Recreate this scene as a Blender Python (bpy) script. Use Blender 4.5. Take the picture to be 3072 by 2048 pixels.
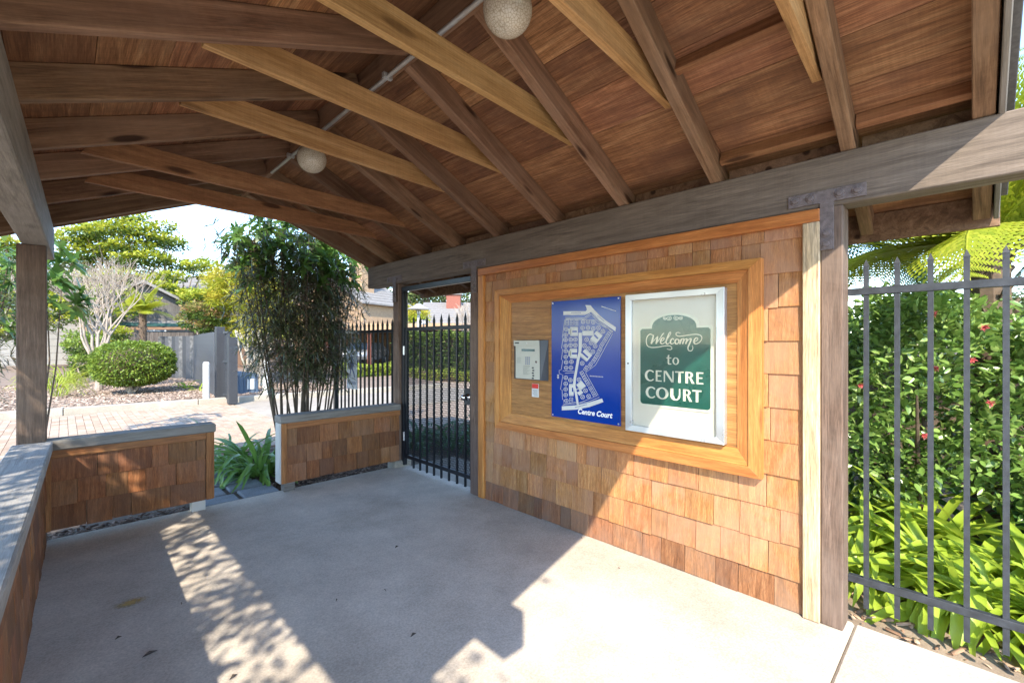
import bpy, bmesh, math, random
import numpy as np
from mathutils import Vector, Matrix, Quaternion
S = bpy.context.scene
for o in list(bpy.data.objects): bpy.data.objects.remove(o)
COL = S.collection
rad = math.radians
# ------------------------------------------------------------------ camera
YAW = rad(44.6); CAM_H = 1.45
cd = bpy.data.cameras.new('camera'); cam = bpy.data.objects.new('camera', cd); COL.objects.link(cam)
cd.lens = 16; cd.sensor_width = 36; cd.shift_y = 0.0013; cd.clip_start = .02; cd.clip_end = 2000
cam.location = (0, 0, CAM_H); cam.rotation_euler = (rad(90), 0, -YAW)
S.camera = cam
# ------------------------------------------------------------------ sky and sun
SUN = Vector((.82, .80, -1.0))
w = bpy.data.worlds.new('World'); S.world = w; w.use_nodes = True
nt = w.node_tree; sky = nt.nodes.new('ShaderNodeTexSky'); sky.sky_type = 'NISHITA'; sky.sun_disc = False
sky.sun_elevation = math.atan2(1, math.hypot(SUN.x, SUN.y)); sky.sun_rotation = math.atan2(-SUN.x, -SUN.y)
sky.air_density = 1.0; sky.dust_density = .1; sky.ozone_density = 2.6
bg = nt.nodes['Background']; nt.links.new(sky.outputs[0], bg.inputs[0]); bg.inputs[1].default_value = .14
ld = bpy.data.lights.new('sun', 'SUN'); ld.energy = 2.0; ld.angle = rad(.53); ld.color = (1, .905, .76)
sun = bpy.data.objects.new('sun', ld); COL.objects.link(sun); sun.rotation_euler = SUN.to_track_quat('-Z', 'Y').to_euler(); sun.location = (-6, -6, 9)
S.view_settings.view_transform = 'Standard'; S.view_settings.look = 'None'; S.view_settings.exposure = 2.45; S.view_settings.gamma = 1
S.view_settings.use_curve_mapping = False
S.render.engine = 'CYCLES'
S.cycles.max_bounces = 10; S.cycles.diffuse_bounces = 6; S.cycles.glossy_bounces = 3; S.cycles.transparent_max_bounces = 8

# ------------------------------------------------------------------ pixel of the 3072x2048 photograph -> point in the place
FPX = 1365.3; VH = 1028.
FW = Vector((math.sin(YAW), math.cos(YAW), 0)); RT = Vector((math.cos(YAW), -math.sin(YAW), 0))
def ray(u, v): return FW + RT*((u-1536)/FPX) + Vector((0, 0, -(v-VH)/FPX))
O3 = Vector((0, 0, CAM_H))
def gz(u, v, z=0): r = ray(u, v); return O3 + r*((z-CAM_H)/r.z)
def gx(u, v, x): r = ray(u, v); return O3 + r*(x/r.x)
def at(u, v, d): return O3 + ray(u, v)*d

# ------------------------------------------------------------------ object helpers
WM = {}
def tag(o, label=None, cat=None, group=None, kind=None):
    if label: o['label'] = label
    if cat: o['category'] = cat
    if group: o['group'] = group
    if kind: o['kind'] = kind
    return o
def link(name, data, M, parent=None, mat=None):
    o = bpy.data.objects.new(name, data); COL.objects.link(o)
    if parent is not None:
        o.parent = parent; o.matrix_parent_inverse = WM[parent].inverted()
    o.matrix_basis = M; WM[o] = M
    if mat is not None and data is not None and len(data.materials) == 0: data.materials.append(mat)
    return o
def empty(name, loc, label=None, cat=None, group=None):
    o = link(name, None, Matrix.Translation(Vector(loc))); o.empty_display_size = .1
    return tag(o, label, cat, group)
class MB:
    def __init__(s): s.v = []; s.f = []
    def add(s, vs, fs):
        n = len(s.v); s.v += [tuple(p) for p in vs]; s.f += [tuple(i+n for i in q) for q in fs]; return s
    def box(s, a, b):
        (x0, y0, z0), (x1, y1, z1) = a, b
        return s.add([(x0,y0,z0),(x1,y0,z0),(x1,y1,z0),(x0,y1,z0),(x0,y0,z1),(x1,y0,z1),(x1,y1,z1),(x0,y1,z1)],
                     [(3,2,1,0),(4,5,6,7),(0,1,5,4),(1,2,6,5),(2,3,7,6),(3,0,4,7)])
    def bar(s, a, b, w, h, up=(0,0,1)):
        a = Vector(a); b = Vector(b); d = (b-a).normalized(); r = d.cross(Vector(up)).normalized()*(w/2); u = r.cross(d).normalized()*(h/2)
        return s.add([a-r-u, a+r-u, a+r+u, a-r+u, b-r-u, b+r-u, b+r+u, b-r+u], [(3,2,1,0),(4,5,6,7),(0,1,5,4),(1,2,6,5),(2,3,7,6),(3,0,4,7)])
    def tube(s, pts, rr, n=6, cap=True):
        pts = [Vector(p) for p in pts]; k = len(pts)
        if not hasattr(rr, '__len__'): rr = [rr]*k
        vs = []; prev = None
        for i, p in enumerate(pts):
            t = (pts[min(i+1, k-1)]-pts[max(i-1, 0)]).normalized()
            if prev is None: a = t.orthogonal().normalized()
            else:
                a = prev - t*prev.dot(t)
                a = a.normalized() if a.length > 1e-5 else t.orthogonal().normalized()
            prev = a; b = t.cross(a)
            for j in range(n):
                q = 2*math.pi*j/n; vs.append(p+(a*math.cos(q)+b*math.sin(q))*rr[i])
        fs = [(i*n+j, i*n+(j+1) % n, (i+1)*n+(j+1) % n, (i+1)*n+j) for i in range(k-1) for j in range(n)]
        if cap: fs += [tuple(range(n))[::-1], tuple(range((k-1)*n, k*n))]
        return s.add(vs, fs)
    def lathe(s, prof, c=(0,0,0), n=20):
        vs = []; fs = []
        for r, z in prof:
            for j in range(n): q = 2*math.pi*j/n; vs.append((c[0]+r*math.cos(q), c[1]+r*math.sin(q), c[2]+z))
        for i in range(len(prof)-1):
            for j in range(n): fs.append((i*n+j, i*n+(j+1) % n, (i+1)*n+(j+1) % n, (i+1)*n+j))
        return s.add(vs, fs)
    def prism(s, poly, a, b, ax=2):          # 2-D polygon extruded along an axis
        def P(p, t): return [(t, p[0], p[1]), (p[0], t, p[1]), (p[0], p[1], t)][ax]
        n = len(poly)
        return s.add([P(p, a) for p in poly]+[P(p, b) for p in poly], [tuple(range(n))[::-1], tuple(range(n, 2*n))]+[(i, (i+1) % n, n+(i+1) % n, n+i) for i in range(n)])
    def mesh(s, name, org=(0,0,0), bev=0, smooth=False, fix=True):
        me = bpy.data.meshes.new(name); ox, oy, oz = org
        me.from_pydata([(x-ox, y-oy, z-oz) for x, y, z in s.v], [], s.f)
        if fix or bev:
            bm = bmesh.new(); bm.from_mesh(me)
            if bev: bmesh.ops.bevel(bm, geom=bm.edges[:], offset=bev, segments=1, affect='EDGES', clamp_overlap=True)
            if fix: bmesh.ops.recalc_face_normals(bm, faces=bm.faces[:])
            bm.to_mesh(me); bm.free()
        if smooth: me.polygons.foreach_set('use_smooth', [True]*len(me.polygons))
        me.update(); return me
    def build(s, name, mat, parent=None, org=None, bev=0, smooth=False, fix=True):
        if org is None:
            a = np.array(s.v); org = tuple((a.min(0)+a.max(0))/2)
        return link(name, s.mesh(name, org, bev, smooth, fix), Matrix.Translation(Vector(org)), parent, mat)
BOXC = {}
def unitbox(dx, dy, dz, bev, mat):
    k = (round(dx, 4), round(dy, 4), round(dz, 4), bev, mat.name)
    if k not in BOXC:
        me = MB().box((-dx/2,-dy/2,-dz/2), (dx/2,dy/2,dz/2)).mesh('box', bev=min(bev, min(dx, dy, dz)*.3)); me.materials.append(mat); BOXC[k] = me
    return BOXC[k]
def B(name, a, b, mat, parent=None, bev=.003):
    a = Vector([min(p, q) for p, q in zip(a, b)]), Vector([max(p, q) for p, q in zip(a, b)])
    d = a[1]-a[0]
    return link(name, unitbox(d.x, d.y, d.z, bev, mat), Matrix.Translation((a[0]+a[1])/2), parent)
def BAR(name, a, b, w, h, mat, parent=None, bev=.003, up=(0,0,1)):   # local X along the bar
    a = Vector(a); b = Vector(b); L = (b-a).length; x = (b-a)/L; y = Vector(up).cross(x).normalized(); z = x.cross(y)
    M = Matrix((x, y, z)).transposed().to_4x4(); M.translation = (a+b)/2
    return link(name, unitbox(L, w, h, bev, mat), M, parent)
def arr_mesh(name, V, F, mat, smooth=False):     # numpy: F all of one size
    me = bpy.data.meshes.new(name); k = F.shape[1]
    me.vertices.add(len(V)); me.vertices.foreach_set('co', V.astype(np.float32).ravel())
    me.loops.add(F.size); me.loops.foreach_set('vertex_index', F.astype(np.int32).ravel())
    me.polygons.add(len(F)); me.polygons.foreach_set('loop_start', np.arange(0, F.size, k, dtype=np.int32))
    if smooth: me.polygons.foreach_set('use_smooth', np.ones(len(F), dtype=bool))
    me.update(calc_edges=True); me.materials.append(mat); return me
def frames(D, roll):     # rows of unit directions -> matrices whose y axis is the direction
    D = D/np.linalg.norm(D, axis=1, keepdims=True)
    h = np.where(np.abs(D[:, 2:3]) < .95, np.array([[0, 0, 1.]]), np.array([[1., 0, 0]]))
    X = np.cross(D, h); X /= np.linalg.norm(X, axis=1, keepdims=True); Z = np.cross(X, D)
    c = np.cos(roll)[:, None]; s_ = np.sin(roll)[:, None]
    X2 = X*c+Z*s_; Z2 = -X*s_+Z*c
    return np.stack([X2, D, Z2], axis=2)
def scatter(tv, tf, pos, R, sc):
    tv = np.array(tv, float); tf = np.array(tf)
    V = np.einsum('nij,kj->nki', R, tv)*np.asarray(sc)[:, None, None]+pos[:, None, :]
    F = tf[None]+(np.arange(len(pos))*len(tv))[:, None, None]
    return V.reshape(-1, 3), F.reshape(-1, tf.shape[1])
LEAF = ([(0,0,0), (.26,.45,.07), (0,1,0), (-.26,.45,.07)], [(0,1,2,3)])
LEAF2 = ([(0,0,0), (.2,.3,.06), (.2,.65,.05), (0,1,-.06), (-.2,.65,.05), (-.2,.3,.06), (0,.3,0), (0,.65,-.01)], [(0,1,7,6),(1,2,3,7),(0,6,7,5),(5,7,3,4)])
THIN = ([(0,0,0), (.07,.4,.02), (0,1,-.08), (-.07,.4,.02)], [(0,1,2,3)])

# ------------------------------------------------------------------ materials
MATS = {}
def newmat(name):
    m = bpy.data.materials.new(name); m.use_nodes = True; n = m.node_tree; MATS[name] = m
    return m, n.nodes, n.links, n.nodes['Principled BSDF']
def ramp(N, cols, pos=None):
    r = N.new('ShaderNodeValToRGB'); e = r.color_ramp.elements
    pos = pos or [i/(len(cols)-1) for i in range(len(cols))]
    while len(e) < len(cols): e.new(.5)
    for i, c in enumerate(cols): e[i].position = pos[i]; e[i].color = (*c, 1)
    return r
def noise(N, L, vec, scale, detail=5, rough=.6, dist=0):
    n = N.new('ShaderNodeTexNoise'); n.inputs['Scale'].default_value = scale; n.inputs['Detail'].default_value = detail
    n.inputs['Roughness'].default_value = rough; n.inputs['Distortion'].default_value = dist
    if vec is not None: L.new(vec, n.inputs['Vector'])
    return n
def mixc(N, L, mode, fac, a, b):
    m = N.new('ShaderNodeMix'); m.data_type = 'RGBA'; m.blend_type = mode
    for sock, val in ((m.inputs[0], fac), (m.inputs[6], a), (m.inputs[7], b)):
        if hasattr(val, 'links'): L.new(val, sock)
        elif hasattr(val, '__len__'): sock.default_value = (*val, 1)
        else: sock.default_value = val
    return m.outputs[2]
def mapr(N, L, v, a, b, c, d):
    m = N.new('ShaderNodeMapRange'); L.new(v, m.inputs[0])
    for i, x in enumerate((a, b, c, d)): m.inputs[i+1].default_value = x
    return m.outputs[0]
def bump(N, L, h, strength, dist, bs):
    b = N.new('ShaderNodeBump'); b.inputs['Strength'].default_value = strength; b.inputs['Distance'].default_value = dist
    L.new(h, b.inputs['Height']); L.new(b.outputs[0], bs.inputs['Normal'])
def plain(name, col, rough=.6, metal=0, spec=.5, var=.12, vs=6, bmp=0):
    m, N, L, bs = newmat(name); tc = N.new('ShaderNodeTexCoord')
    n = noise(N, L, tc.outputs['Object'], vs, 6)
    v = mapr(N, L, n.outputs[0], .25, .75, 1-var, 1+var)
    h = N.new('ShaderNodeHueSaturation'); h.inputs['Color'].default_value = (*col, 1); L.new(v, h.inputs['Value']); L.new(h.outputs[0], bs.inputs['Base Color'])
    r = mapr(N, L, n.outputs[0], .2, .8, max(0, rough-.1), min(1, rough+.1)); L.new(r, bs.inputs['Roughness'])
    bs.inputs['Metallic'].default_value = metal; bs.inputs['Specular IOR Level'].default_value = spec
    if bmp: bump(N, L, noise(N, L, tc.outputs['Object'], vs*12, 4).outputs[0], bmp, .004, bs)
    return m
AX = {'X': (1.0, 14, 14), 'Y': (14, 1.0, 14), 'Z': (14, 14, 1.0)}
def wood(name, cols, axis='X', rough=.72, rnd=.22, grey=None, greyamt=.5, knots=0, sc=1.0, spec=.3, grain=.5, saw=0):
    m, N, L, bs = newmat(name); tc = N.new('ShaderNodeTexCoord'); oi = N.new('ShaderNodeObjectInfo')
    off = N.new('ShaderNodeVectorMath'); off.operation = 'MULTIPLY_ADD'
    comb = N.new('ShaderNodeCombineXYZ')
    for i in range(3): L.new(oi.outputs['Random'], comb.inputs[i])
    off.inputs[1].default_value = (37, 53, 71); L.new(comb.outputs[0], off.inputs[0]); L.new(tc.outputs['Object'], off.inputs[2])
    a = AX[axis]
    def mp(k, st=1):
        q = N.new('ShaderNodeMapping'); q.inputs['Scale'].default_value = tuple((x if x == 1 else x*st)*k for x in a); L.new(off.outputs[0], q.inputs[0]); return q.outputs[0]
    big = noise(N, L, mp(.9*sc), 1.3, 5, .62, 1.4)
    r = ramp(N, cols); L.new(mapr(N, L, big.outputs[0], .28, .72, 0, 1), r.inputs[0]); c = r.outputs[0]
    fine = noise(N, L, mp(3.2*sc, 1.7), 1.6, 4, .7, .3)
    fr = mapr(N, L, fine.outputs[0], .3, .7, 1-grain*.55, 1+grain*.35)
    hs = N.new('ShaderNodeHueSaturation'); L.new(c, hs.inputs['Color']); L.new(fr, hs.inputs['Value']); c = hs.outputs[0]
    pore = noise(N, L, mp(6.5*sc, 2.6), 1.7, 3, .8, .2); h3 = N.new('ShaderNodeHueSaturation'); L.new(c, h3.inputs['Color']); L.new(mapr(N, L, pore.outputs[0], .36, .6, 1-grain*.6, 1+grain*.12), h3.inputs['Value']); c = h3.outputs[0]
    if saw:      # saw marks across the grain
        q = N.new('ShaderNodeMapping'); q.inputs['Scale'].default_value = tuple(60 if x == 1 else 2 for x in a); L.new(off.outputs[0], q.inputs[0])
        sw = noise(N, L, q.outputs[0], 1.5, 2, .5, .4)
        c = mixc(N, L, 'MULTIPLY', saw, c, ramp_out(N, L, sw.outputs[0], (.45,.42,.4), (1,1,1)))
    if grey:
        g = noise(N, L, off.outputs[0], 1.9, 6, .65, .5)
        c = mixc(N, L, 'MIX', mapr(N, L, g.outputs[0], .40, .62, 0, greyamt), c, grey)
    if knots:
        q = N.new('ShaderNodeMapping'); q.inputs['Scale'].default_value = tuple(1.6 if x == 1 else 7. for x in a); L.new(off.outputs[0], q.inputs[0])
        vo = N.new('ShaderNodeTexVoronoi'); vo.inputs['Scale'].default_value = 1.0; L.new(q.outputs[0], vo.inputs['Vector'])
        c = mixc(N, L, 'MULTIPLY', mapr(N, L, vo.outputs['Distance'], .10, .17, knots, 0), c, (.12,.07,.04))
    hv = N.new('ShaderNodeHueSaturation'); L.new(c, hv.inputs['Color'])
    L.new(mapr(N, L, oi.outputs['Random'], 0, 1, 1-rnd, 1+rnd), hv.inputs['Value'])
    rr = N.new('ShaderNodeMath'); rr.operation = 'FRACT'; mm = N.new('ShaderNodeMath'); mm.operation = 'MULTIPLY'; mm.inputs[1].default_value = 17.3
    L.new(oi.outputs['Random'], mm.inputs[0]); L.new(mm.outputs[0], rr.inputs[0]); L.new(mapr(N, L, rr.outputs[0], 0, 1, .494, .506), hv.inputs['Hue'])
    L.new(hv.outputs[0], bs.inputs['Base Color']); bs.inputs['Roughness'].default_value = rough; bs.inputs['Specular IOR Level'].default_value = spec
    bump(N, L, fine.outputs[0], .35, .003, bs)
    return m
def ramp_out(N, L, v, a, b):
    r = ramp(N, [a, b], [.35, .65]); L.new(v, r.inputs[0]); return r.outputs[0]
def leafmat(name, cols, rough=.45, trans=.35, spec=.4, tcol=None):
    m, N, L, bs = newmat(name); g = N.new('ShaderNodeNewGeometry'); r = ramp(N, cols); L.new(g.outputs['Random Per Island'], r.inputs[0])
    L.new(r.outputs[0], bs.inputs['Base Color']); bs.inputs['Roughness'].default_value = rough; bs.inputs['Specular IOR Level'].default_value = spec
    t = N.new('ShaderNodeBsdfTranslucent'); mx = N.new('ShaderNodeMixShader'); mx.inputs[0].default_value = trans
    hs = N.new('ShaderNodeHueSaturation'); hs.inputs['Value'].default_value = 1.3; hs.inputs['Hue'].default_value = .485; L.new(r.outputs[0], hs.inputs['Color']); L.new(hs.outputs[0], t.inputs[0])
    L.new(bs.outputs[0], mx.inputs[1]); L.new(t.outputs[0], mx.inputs[2]); L.new(mx.outputs[0], N['Material Output'].inputs[0])
    return m
def island(name, cols, rough=.85, bmp=0, spec=.2):
    m, N, L, bs = newmat(name); g = N.new('ShaderNodeNewGeometry'); r = ramp(N, cols); L.new(g.outputs['Random Per Island'], r.inputs[0])
    tc = N.new('ShaderNodeTexCoord'); n = noise(N, L, tc.outputs['Object'], 9, 5); hs = N.new('ShaderNodeHueSaturation')
    L.new(r.outputs[0], hs.inputs['Color']); L.new(mapr(N, L, n.outputs[0], .3, .7, .82, 1.15), hs.inputs['Value']); L.new(hs.outputs[0], bs.inputs['Base Color'])
    bs.inputs['Roughness'].default_value = rough; bs.inputs['Specular IOR Level'].default_value = spec
    return m
def concrete(name, base, stain, sc=1.0):
    m, N, L, bs = newmat(name); tc = N.new('ShaderNodeTexCoord'); P = tc.outputs['Object']
    a = noise(N, L, P, .7*sc, 6, .6, .6); b = noise(N, L, P, 3.1*sc, 8, .7); c = noise(N, L, P, 95, 5, .75); d = noise(N, L, P, 330, 2, .5)
    col = mixc(N, L, 'MIX', mapr(N, L, a.outputs[0], .34, .62, 0, .95), base, stain)
    hs = N.new('ShaderNodeHueSaturation'); L.new(col, hs.inputs['Color']); L.new(mapr(N, L, b.outputs[0], .3, .7, .80, 1.12), hs.inputs['Value']); col = hs.outputs[0]
    h2 = N.new('ShaderNodeHueSaturation'); L.new(col, h2.inputs['Color']); L.new(mapr(N, L, c.outputs[0], .33, .67, .76, 1.16), h2.inputs['Value']); col = h2.outputs[0]
    v = N.new('ShaderNodeTexVoronoi'); v.inputs['Scale'].default_value = 55; L.new(P, v.inputs['Vector'])
    sp = noise(N, L, P, 9, 3); k = N.new('ShaderNodeMath'); k.operation = 'MULTIPLY'
    L.new(mapr(N, L, v.outputs['Distance'], .05, .13, 1, 0), k.inputs[0]); L.new(mapr(N, L, sp.outputs[0], .52, .66, 0, .5), k.inputs[1])
    col = mixc(N, L, 'MULTIPLY', k.outputs[0], col, (.4,.36,.32))
    L.new(col, bs.inputs['Base Color']); bs.inputs['Roughness'].default_value = .85; bs.inputs['Specular IOR Level'].default_value = .25
    ad = N.new('ShaderNodeMath'); ad.operation = 'ADD'; L.new(c.outputs[0], ad.inputs[0]); L.new(d.outputs[0], ad.inputs[1])
    bump(N, L, ad.outputs[0], .35, .004, bs)
    return m
W_BEAM = wood('weathered_beam', [(.10,.076,.056),(.19,.148,.11),(.27,.215,.165)], rnd=.05, grey=(.155,.12,.09), greyamt=.5, saw=.12)
W_BEAMY = wood('weathered_beam_pale', [(.13,.11,.09),(.24,.21,.17),(.34,.30,.25)], rnd=.05, grey=(.27,.24,.21), greyamt=.6)
W_RAFT = wood('old_rafter_wood', [(.10,.05,.026),(.215,.118,.062),(.34,.20,.115)], rnd=.25, grey=(.23,.145,.09), greyamt=.5, knots=.9, saw=.12)
W_TIE = wood('new_tie_wood', [(.34,.18,.06),(.48,.275,.105),(.58,.36,.155)], rnd=.14, saw=.14, grain=.4, knots=.5)
W_TIE2 = wood('darker_tie_wood', [(.20,.088,.036),(.30,.14,.06),(.39,.20,.09)], rnd=.1, saw=.14, grain=.4, knots=.8)
W_PLANK = wood('roof_plank_wood', [(.19,.078,.033),(.34,.155,.070),(.47,.25,.122)], axis='X', rnd=.3, grey=(.13,.06,.034), greyamt=.6, saw=.2, grain=.75)
W_POST = wood('post_wood', [(.085,.052,.036),(.165,.105,.075),(.24,.165,.125)], axis='Z', rnd=.08, grey=(.19,.14,.11), greyamt=.55, grain=.8)
W_CAPX = wood('cap_wood_x', [(.12,.105,.09),(.21,.19,.165),(.30,.275,.24)], axis='X', rnd=.06, grey=(.25,.23,.21), greyamt=.5)
W_CAPY = wood('cap_wood_pale', [(.17,.16,.145),(.30,.285,.265),(.42,.40,.375)], axis='X', rnd=.06, grey=(.36,.345,.325), greyamt=.6)
W_TRIM = wood('orange_trim_wood', [(.36,.12,.024),(.49,.185,.042),(.60,.26,.07)], axis='Y', rnd=.10, rough=.5, spec=.4, grain=.45)
W_TRIMZ = wood('amber_trim_wood', [(.42,.15,.032),(.55,.225,.055),(.64,.31,.095)], axis='Z', rnd=.10, rough=.5, spec=.4, grain=.55, knots=.5)
W_TRIMX = wood('orange_trim_wood_x', [(.25,.10,.034),(.36,.16,.055),(.46,.23,.085)], axis='X', rnd=.1, rough=.55, grain=.5)
W_PALE = wood('pale_pine', [(.48,.33,.185),(.62,.455,.28),(.70,.55,.37)], axis='Z', rnd=.05, grain=.8, knots=.6)
W_PLY = wood('varnished_plywood', [(.24,.095,.026),(.38,.165,.048),(.49,.24,.08)], axis='Y', rnd=.05, rough=.45, grain=.6, spec=.45)
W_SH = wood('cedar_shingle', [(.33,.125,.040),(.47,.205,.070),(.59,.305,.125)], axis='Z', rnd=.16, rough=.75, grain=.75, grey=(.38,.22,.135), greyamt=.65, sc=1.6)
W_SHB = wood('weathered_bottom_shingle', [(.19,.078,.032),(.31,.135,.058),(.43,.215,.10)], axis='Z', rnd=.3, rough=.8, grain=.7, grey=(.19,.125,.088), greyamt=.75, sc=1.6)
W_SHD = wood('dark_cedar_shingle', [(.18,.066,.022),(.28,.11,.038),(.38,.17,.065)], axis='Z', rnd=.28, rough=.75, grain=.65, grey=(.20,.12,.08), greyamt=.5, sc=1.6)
M_WHITE = plain('white_paint', (.55,.54,.50), .6, var=.06)
M_CONC = concrete('pavement_concrete', (.60,.535,.45), (.47,.405,.33))
M_CONC2 = concrete('apron_concrete', (.38,.33,.27), (.31,.265,.21))
M_KERB = concrete('kerb_concrete', (.40,.36,.30), (.30,.265,.21))
M_STONE = concrete('flagstone', (.25,.265,.275), (.20,.215,.23), 2)
M_IRON = plain('black_painted_iron', (.012,.014,.018), .38, spec=.5, var=.3, vs=30)
M_IRON2 = plain('worn_grey_black_iron', (.028,.031,.037), .5, spec=.5, var=.45, vs=22, bmp=.2)
M_STRAP = plain('rusty_brown_painted_steel', (.15,.12,.115), .62, var=.4, vs=40, bmp=.5)
M_STEEL = plain('brushed_aluminium', (.62,.63,.65), .32, metal=.7, var=.05)
M_CHROME = plain('chrome', (.7,.7,.72), .12, metal=1, var=.03)
M_PIPE = plain('galvanised_pipe', (.5,.5,.48), .4, metal=.5, var=.15, vs=15)
M_BEDSOIL = concrete('sandy_bed_soil', (.34,.265,.195), (.24,.18,.13), 3)
M_BARKSOIL = concrete('bark_covered_soil', (.27,.20,.15), (.20,.145,.105), 3)
M_SOIL = concrete('garden_soil', (.155,.115,.082), (.10,.072,.05), 3)
M_MULCH = island('mulch_chips', [(.055,.035,.025),(.12,.075,.05),(.20,.135,.095),(.30,.22,.165)])
M_MULCHP = island('bleached_mulch', [(.17,.115,.085),(.28,.205,.155),(.38,.29,.225),(.47,.38,.31)])
M_PAVER = island('clay_pavers', [(.33,.23,.16),(.38,.275,.195),(.43,.32,.235),(.37,.285,.215)])
M_ROOFTOP = plain('asphalt_roofing', (.10,.095,.09), .9, var=.3, vs=60)
M_DARK = plain('charcoal_paint', (.03,.032,.037), .55, var=.2, vs=20)
# ==CUT==
rnd = random.Random(7)
# ------------------------------------------------------------------ ground, slab, paths
def struct(o): o['kind'] = 'structure'; return o
GR = MB(); GR.add([(-500,-500,-.06),(500,-500,-.06),(500,500,-.06),(-500,500,-.06)], [(0,1,2,3)])
struct(GR.build('ground', M_SOIL, org=(0,0,-.06)))
struct(B('slab', (-2.2,.434,-.12), (2.93,4.79,0), M_CONC, bev=.012))
struct(B('slab', (-9,-14,-.12), (2.925,.4305,-.001), M_CONC, bev=.012))  # unseen stretch beyond the entry added to bounce sunlight up to the ceiling
struct(B('slab', (2.935,3.0,-.12), (3.6,4.72,-.012), M_CONC2, bev=.012))
bed = B('bed', (2.94,-5,-.1), (14,2.98,-.035), M_BEDSOIL, bev=.01); struct(bed)
def chips(name, areas, n, mat, size=(.02,.06), seed=1, z=0, label=None):
    rg = np.random.default_rng(seed); P = []
    tot = sum((x1-x0)*(y1-y0) for x0,x1,y0,y1,_ in areas)
    for x0,x1,y0,y1,zz in areas:
        k = int(n*(x1-x0)*(y1-y0)/tot); P.append(np.stack([rg.uniform(x0,x1,k), rg.uniform(y0,y1,k), rg.uniform(.0,.018,k)+zz], 1))
    P = np.concatenate(P); k = len(P); a = rg.uniform(0, 2*np.pi, k)
    D = np.stack([np.cos(a), np.sin(a), rg.normal(0,.25,k)], 1)
    R = frames(D, rg.normal(0,.5,k)+0)
    tv = [(-.16,0,0),(.16,0,0),(.2,1,0),(-.12,1,0),(-.13,.02,.1),(.13,.02,.1),(.15,.97,.1),(-.1,.95,.1)]
    tf = [(4,5,6,7),(0,1,5,4),(1,2,6,5),(2,3,7,6),(3,0,4,7)]
    V, F = scatter(tv, tf, P, R, rg.uniform(size[0], size[1], k))
    o = link(name, arr_mesh(name, V, F, mat), Matrix.Identity(4)); o['kind'] = 'stuff'
    return tag(o, label, 'mulch')
chips('mulch', [(1.5,2.9,4.80,5.9,-.05),(-.1,.95,4.80,5.05,-.05),(1.45,2.2,5.2,6.6,-.05)], 5200, M_MULCH, label='dark wood chips in the bed behind the low shingled walls', seed=3)
M_LITTER = island('dry_leaf_litter', [(.16,.095,.06),(.30,.18,.11),(.42,.28,.18),(.48,.35,.24)])
chips('leaf_litter', [(2.98,4.6,-.9,1.2,-.037)], 900, M_LITTER, (.015,.07), 5, label='dry brown leaf litter on soil behind the iron picket fence')
chips('mulch', [(3.62,6.5,2.9,6.6,-.058)], 3500, M_MULCH, (.02,.06), 6, label='dark wood chips beyond the iron pedestrian gate')
PATH = struct(B('path', (.86,4.80,-.08), (1.56,6.25,-.03), M_SOIL, bev=.01))
for (x0,x1,y0,y1) in [(.90,1.20,4.81,5.06),(1.22,1.55,4.81,5.13),(.90,1.15,5.08,5.40),(1.17,1.50,5.15,5.42),(.93,1.47,5.44,5.74),(.97,1.40,5.76,6.08)]:
    B('flagstone', (x0,y0,-.06), (x1-.02,y1-.02,-.006-rnd.uniform(0,.006)), M_STONE, PATH, bev=.01)
# litter on the floor
M_TWIG = plain('dry_twig', (.06,.045,.035), .8)
for i,(u,v) in enumerate([(450,1960),(1155,1770),(1240,1904),(545,1810),(355,1913),(1190,1640),(1745,1614),(1855,1705),(700,2030),(1010,1800)]):
    p = gz(u, v, .002); a = rnd.uniform(0, 3)
    m = MB(); L = .010+.004*(i % 3) if i not in (0,) else .03
    m.add([(p.x-L*math.cos(a), p.y-L*math.sin(a), .001), (p.x+.3*L*math.sin(a), p.y-.3*L*math.cos(a), .006), (p.x+L*math.cos(a), p.y+L*math.sin(a), .003), (p.x-.3*L*math.sin(a), p.y+.3*L*math.cos(a), .012)], [(0,1,2,3)])
    m.add([(x, y, z+.0015) for x, y, z in m.v], [(0,1,2,3)])
    tag(m.build('fallen_leaf', M_TWIG, fix=False), 'small dark dry leaf fallen on the grey concrete floor', 'leaf', 'dry leaves on the shelter floor')
m_, N_, L_, b_ = newmat('faded_yellow_paint'); tc_ = N_.new('ShaderNodeTexCoord'); b_.inputs['Base Color'].default_value = (.55,.38,.10,1); b_.inputs['Roughness'].default_value = .85
ln_ = N_.new('ShaderNodeVectorMath'); ln_.operation = 'LENGTH'; mp_ = N_.new('ShaderNodeMapping'); mp_.inputs['Scale'].default_value = (9,14,1); L_.new(tc_.outputs['Object'], mp_.inputs[0]); L_.new(mp_.outputs[0], ln_.inputs[0])
nz_ = noise(N_, L_, tc_.outputs['Object'], 60, 4); ad_ = N_.new('ShaderNodeMath'); ad_.operation = 'ADD'; L_.new(ln_.outputs['Value'], ad_.inputs[0]); L_.new(nz_.outputs[0], ad_.inputs[1])
L_.new(mapr(N_, L_, ad_.outputs[0], .6, 1.25, .75, 0), b_.inputs['Alpha'])
pm0 = gz(392,1806,.0015); tag(MB().add([(pm0.x-.12,pm0.y-.08,.0015),(pm0.x+.12,pm0.y-.08,.0015),(pm0.x+.12,pm0.y+.08,.0015),(pm0.x-.12,pm0.y+.08,.0015)],[(0,1,2,3)]).build('paint_mark', m_, fix=False), 'faded yellow spray paint mark on the concrete floor', 'paint')
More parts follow.
